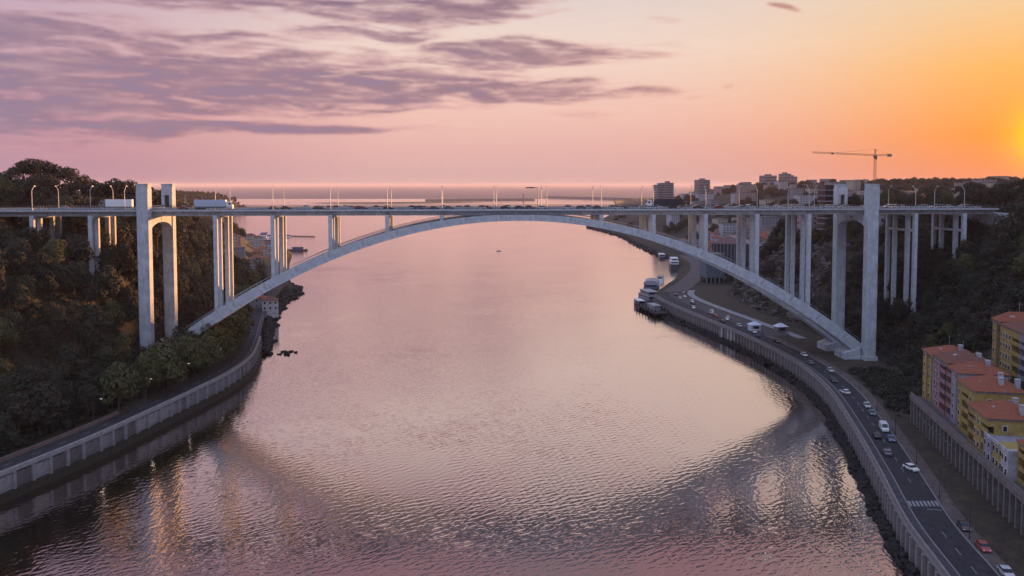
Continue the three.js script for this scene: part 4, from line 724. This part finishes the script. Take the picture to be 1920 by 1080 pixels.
// tower crane
{
  const z = -700, x = (1639 - 960) / 1560 * -z, g = landY(x, z), H = 105 - g, t = thing('tower_crane', 'tower crane on the skyline above the right bridge tower', 'crane', [x, g, z], 0), y = H - 2.2;
  const lattice = (len, s, along) => { const a = []; for (const [u, v] of [[-s, -s], [s, -s], [s, s], [-s, s]]) a.push(tubeBetween([u, 0, v], [u, len, v], .10, .10, 4)); for (let k = 0; k < len - s; k += 2 * s) for (const [u, v, p, q] of [[-s, -s, s, -s], [s, s, -s, s], [-s, -s, -s, s], [s, s, s, -s]]) a.push(tubeBetween([u, k, v], [p, k + 2 * s, q], .06, .06, 4)); const m = mergeGeometries(a); return m; };
  const st = std([.10, .055, .03], .6);
  mesh('mast', lattice(y, .8), st, t); mesh('slewing_unit', [bx(2.4, 1.6, 2.4, 0, y, 0), bx(1.6, 2.2, 1.6, -.4, y - 1.6, 1.8)], st, t);
  const apex = mesh('apex', lattice(5.4, .45).translate(0, y + 1.6, 0), st, t);
  const jib = lattice(52, .55); jib.rotateZ(Math.PI / 2); jib.translate(-.8, 0, 0); jib.rotateZ(-.045); jib.translate(0, y + 1.9, 0); mesh('jib', jib, st, t);
  const cj = lattice(13, .5); cj.rotateZ(-Math.PI / 2); cj.translate(.8, y + 1.9, 0); mesh('counter_jib', cj, st, t); mesh('counterweight', bx(3, 2.4, 1.6, 12, y + .6, 0), MAT.concreteDark, t);
  mesh('tie_bar', [tubeBetween([0, y + 6.8, 0], [-34, y + 3.9, 0], .06, .06, 4), tubeBetween([0, y + 6.8, 0], [12, y + 2.4, 0], .06, .06, 4)], st, apex); mesh('trolley', bx(1.6, 1.2, 1.4, -36, y + 2.6, 0), MAT.steelDark, t);
}
// ---------------------------------------------------------------- boats, jetties, far woods, river mouth
const hullShape = (L, W) => [[-L / 2, -W * .42], [-L * .1, -W / 2], [L * .28, -W * .42], [L / 2, 0], [L * .28, W * .42], [-L * .1, W / 2], [-L / 2, W * .42]];
function boat(name, label, cat, p, turn, L, W, hull, decks, mats, group) {
  const t = thing(name, label, cat, p, turn, group);
  mesh('hull', ex(hullShape(L, W), -.6, hull, 'y'), mats[0], t);
  let y = hull, l = L * .68, w = W * .82;
  for (let k = 0; k < decks; k++) { const c = mesh('cabin', bx(l, 2.5, w, -L * .06, y, 0), mats[1], t); mesh('window_strip', [bx(l * .9, 1.0, w + .06, -L * .06, y + 1.0, 0), bx(l + .06, 1.0, w * .86, -L * .06, y + 1.0, 0)], MAT.glass, c); y += 2.5; mesh('deck_roof', bx(l + 1.2, .25, w + .8, -L * .06, y, 0), mats[2], t); y += .25; l *= .82; w *= .85; }
  return t;
}
const hullDark = std([.03, .032, .045], .5), boatWhite = std([.62, .62, .64], .5), boatGrey = std([.22, .23, .27], .5), boatBlue = std([.10, .14, .22], .5);
boat('river_boat', 'moored grey passenger boat nearest the bend of the right bank', 'boat', [93, 0, -566], 1.75, 30, 9.5, 2.6, 2, [hullDark, boatGrey, boatGrey]);
{ const b = boat('river_boat', 'moored boat with a curved roof behind the grey one', 'boat', [107, 0, -634], 1.35, 34, 12, 2.6, 1, [hullDark, boatBlue, boatGrey]); const a = []; for (let i = 0; i <= 10; i++) { const u = i / 10 * Math.PI; a.push([-Math.cos(u) * 5.6, 5.4 + Math.sin(u) * 2.6]); } mesh('curved_roof', ex(a, -12, 8, 'x'), boatGrey, b); }
boat('river_boat', 'white boat seen end on, moored farther up the right bank', 'boat', [156, 0, -800], 1.45, 30, 9, 4.4, 2, [hullDark, boatWhite, boatWhite]);
boat('river_boat', 'low blue cabin boat between the landing stage and the grey boat', 'boat', [84, 0, -548], 1.7, 16, 5, 1.4, 1, [hullDark, boatBlue, boatWhite]); boat('river_boat', 'small white cabin boat behind the curved roof boat', 'boat', [124, 0, -690], 1.3, 18, 5.5, 1.6, 1, [boatWhite, boatWhite, boatGrey]); boat('river_boat', 'grey boat moored last along the far right shore', 'boat', [163, 0, -905], 1.5, 24, 7, 2.2, 1, [hullDark, boatGrey, boatWhite]);
{
  const t = thing('landing_pontoon', 'dark timber landing stage on piles at the bend of the right bank', 'pontoon', [88, 0, -520], .15), w = std([.035, .03, .03], .9, { map: T.rough });
  mesh('platform', bx(9, .8, 42, 0, 1.6, 0), w, t); for (let z = -19; z <= 19; z += 6.3) for (const x of [-4, 4]) mesh('pile', tubeBetween([x, -2, z], [x, 4.6, z], .32, .28, 7), w, t); mesh('shelter', [bx(5, .3, 14, 0, 5.2, 4), bx(4.4, 2.8, 12, 0, 2.4, 4)], boatGrey, t);
}
boat('motor_boat', 'small motor boat alone in the middle of the river', 'boat', [-16, 0, -1000], .5, 6, 2.2, .7, 0, [boatGrey]);
{ // marina off the left bank
  const r = rng(808), J = (label, p, turn, L, W) => { const t = thing('jetty', label, 'jetty', p, turn); mesh('walkway', bx(L, .9, W, 0, .2, 0), std([.10, .09, .10], .9, { map: T.rough }), t); for (let x = -L / 2 + 3; x < L / 2; x += 9) mesh('pile', tubeBetween([x, -2, W / 2 + .3], [x, 3.4, W / 2 + .3], .3, .3, 6), hullDark, t); return t; };
  J('long dark jetty reaching from the far left bank towards the arch', [-292, 0, -1010], .12, 70, 6); J('thin breakwater jetty of the marina behind the left columns', [-345, 0, -1290], -.35, 90, 4); J('inner marina pontoon behind the left columns', [-420, 0, -1250], .05, 90, 3);
  boat('work_boat', 'dark work boat tied to the end of the long jetty', 'boat', [-258, 0, -1006], .1, 20, 6, 2, 1, [hullDark, boatBlue, boatGrey]);
  boat('ferry', 'white two deck boat moored in front of the marina behind the left columns', 'boat', [-352, 0, -1170], .2, 28, 8, 2.4, 2, [hullDark, boatWhite, boatWhite]); boat('ferry', 'blue grey boat moored beside the white one in the marina', 'boat', [-405, 0, -1195], .1, 24, 7, 2.2, 1, [hullDark, boatBlue, boatGrey]);
  let proto; for (let i = 0; i < 26; i++) { const x = -470 + r() * 150, z = -1180 - r() * 150, s = .8 + r() * .6, p = [x, 0, z]; if (!proto) { proto = boat('sail_boat', 'small moored sailing boat in the marina behind the left columns', 'boat', p, r() * .4, 10, 3, 1, 1, [boatWhite, boatGrey, boatWhite], 'sailing boats in the marina'); mesh('mast', tubeBetween([.5, 1, 0], [.5, 13, 0], .10, .06, 5), MAT.rail, proto); mesh('boom', tubeBetween([.5, 3.9, 0], [-3.5, 3.9, 0], .07, .05, 5), MAT.rail, proto); } else dup(proto, p, r() * 6.28, undefined, undefined, s); }
}
{ // woods too far away to tell single trees apart
  const r = rng(606), A = [], B = [];
  for (let k = 0; k < 30000 && A.length < 4200; k++) { const z = -600 - Math.pow(r(), .75) * 1900, p = 1120 + r() * 850, x = (p - 960) / 1560 * -z, d = x - edgeR(z); if (d < 40 || ((n2(x / 160, z / 160) < .3 || r() < .5) && p < 1640 && z < -640)) continue; A.push([x, landY(x, z) - 1.5, z, .7 + r() * .7]); }
  for (let k = 0; k < 9000 && B.length < 1700; k++) { const z = -640 - r() * 2300, d = 20 + r() * 500, x = edgeL(z) - d, p = px(x, z); if (p < 150 || p > 560 || (z > -1250 && d < 50)) continue; B.push([x, landY(x, z) - 1.5, z, .6 + r() * .6]); }
  for (let k = 0; k < 3; k++) { scatter('distant_wood_right', treeKit.broad[k].crown, k ? MAT.leafBrown : MAT.leafDark, A.filter((_, i) => i % 3 === k)); scatter('distant_wood_left', treeKit.broad[k + 2].crown, MAT.leafDark, B.filter((_, i) => i % 3 === k)); }
}
{ // river mouth
  const m = std([.13, .11, .11], .95), mole = (label, a, b, h) => { const L = Math.hypot(b[0] - a[0], b[1] - a[1]), t = thing('harbour_mole', label, 'breakwater', [(a[0] + b[0]) / 2, 0, (a[1] + b[1]) / 2], Math.atan2(a[1] - b[1], b[0] - a[0])); mesh('rampart', ex([[-L / 2, -2], [L / 2, -2], [L / 2 - 6, h], [-L / 2, h]], -9, 9, 'z'), m, t); mesh('sea_wall', bx(L - 16, 2.4, 2, -6, h, -6), m, t); return t; };
  mole('left breakwater across the river mouth on the horizon', [-420, -4050], [118, -4300], 7); mole('right breakwater across the river mouth on the horizon', [206, -5000], [640, -4250], 9);
  const l = thing('lighthouse', 'small lighthouse near the tip of the left breakwater', 'lighthouse', [58, 7, -4275]); mesh('shaft', tubeBetween([0, 0, 0], [0, 24, 0], 3.4, 2.6, 12), m, l); mesh('gallery', tubeBetween([0, 24, 0], [0, 25.5, 0], 5, 5, 12), m, l); mesh('lantern_room', tubeBetween([0, 25.5, 0], [0, 30, 0], 2.6, 2.0, 12), MAT.steelDark, l);
  const pos = [], uv = [], idx = []; for (let i = 0; i <= 40; i++) for (let j = 0; j <= 8; j++) { const u = i / 40, v = j / 8 * 2 - 1, x = -900 + u * 760, w = 90 * Math.sin(Math.PI * Math.min(1, u * .92 + .05)); pos.push(x, -1 + 6 * (1 - v * v) * Math.sqrt(Math.sin(Math.PI * clamp(u, .02, .98))), -3650 + v * w + 60 * Math.sin(u * 5)); uv.push(x, v * w); if (i && j) { const a = i * 9 + j; idx.push(a, a - 1, a - 10, a, a - 10, a - 9); } }
  struct('sand_spit', geom(pos, uv, idx), std([.20, .165, .14], .95, { map: T.ground }));
}
// concrete block that takes the thrust of the arch on each bank
for (const [a, b2, y] of [[139.5, 146.4, 12], [-141, -126, 13]]) for (const [q0, q1] of [[-12, -2.6], [-29.2, -20]]) mesh('arch_abutment', ex([[a, 3], [b2, 3], [b2, a > 0 ? y : y - 3], [a, a > 0 ? y - 2.5 : y]], q0, q1, 'z'), MAT.concrete, bridge);
renderer.render(scene, camera);
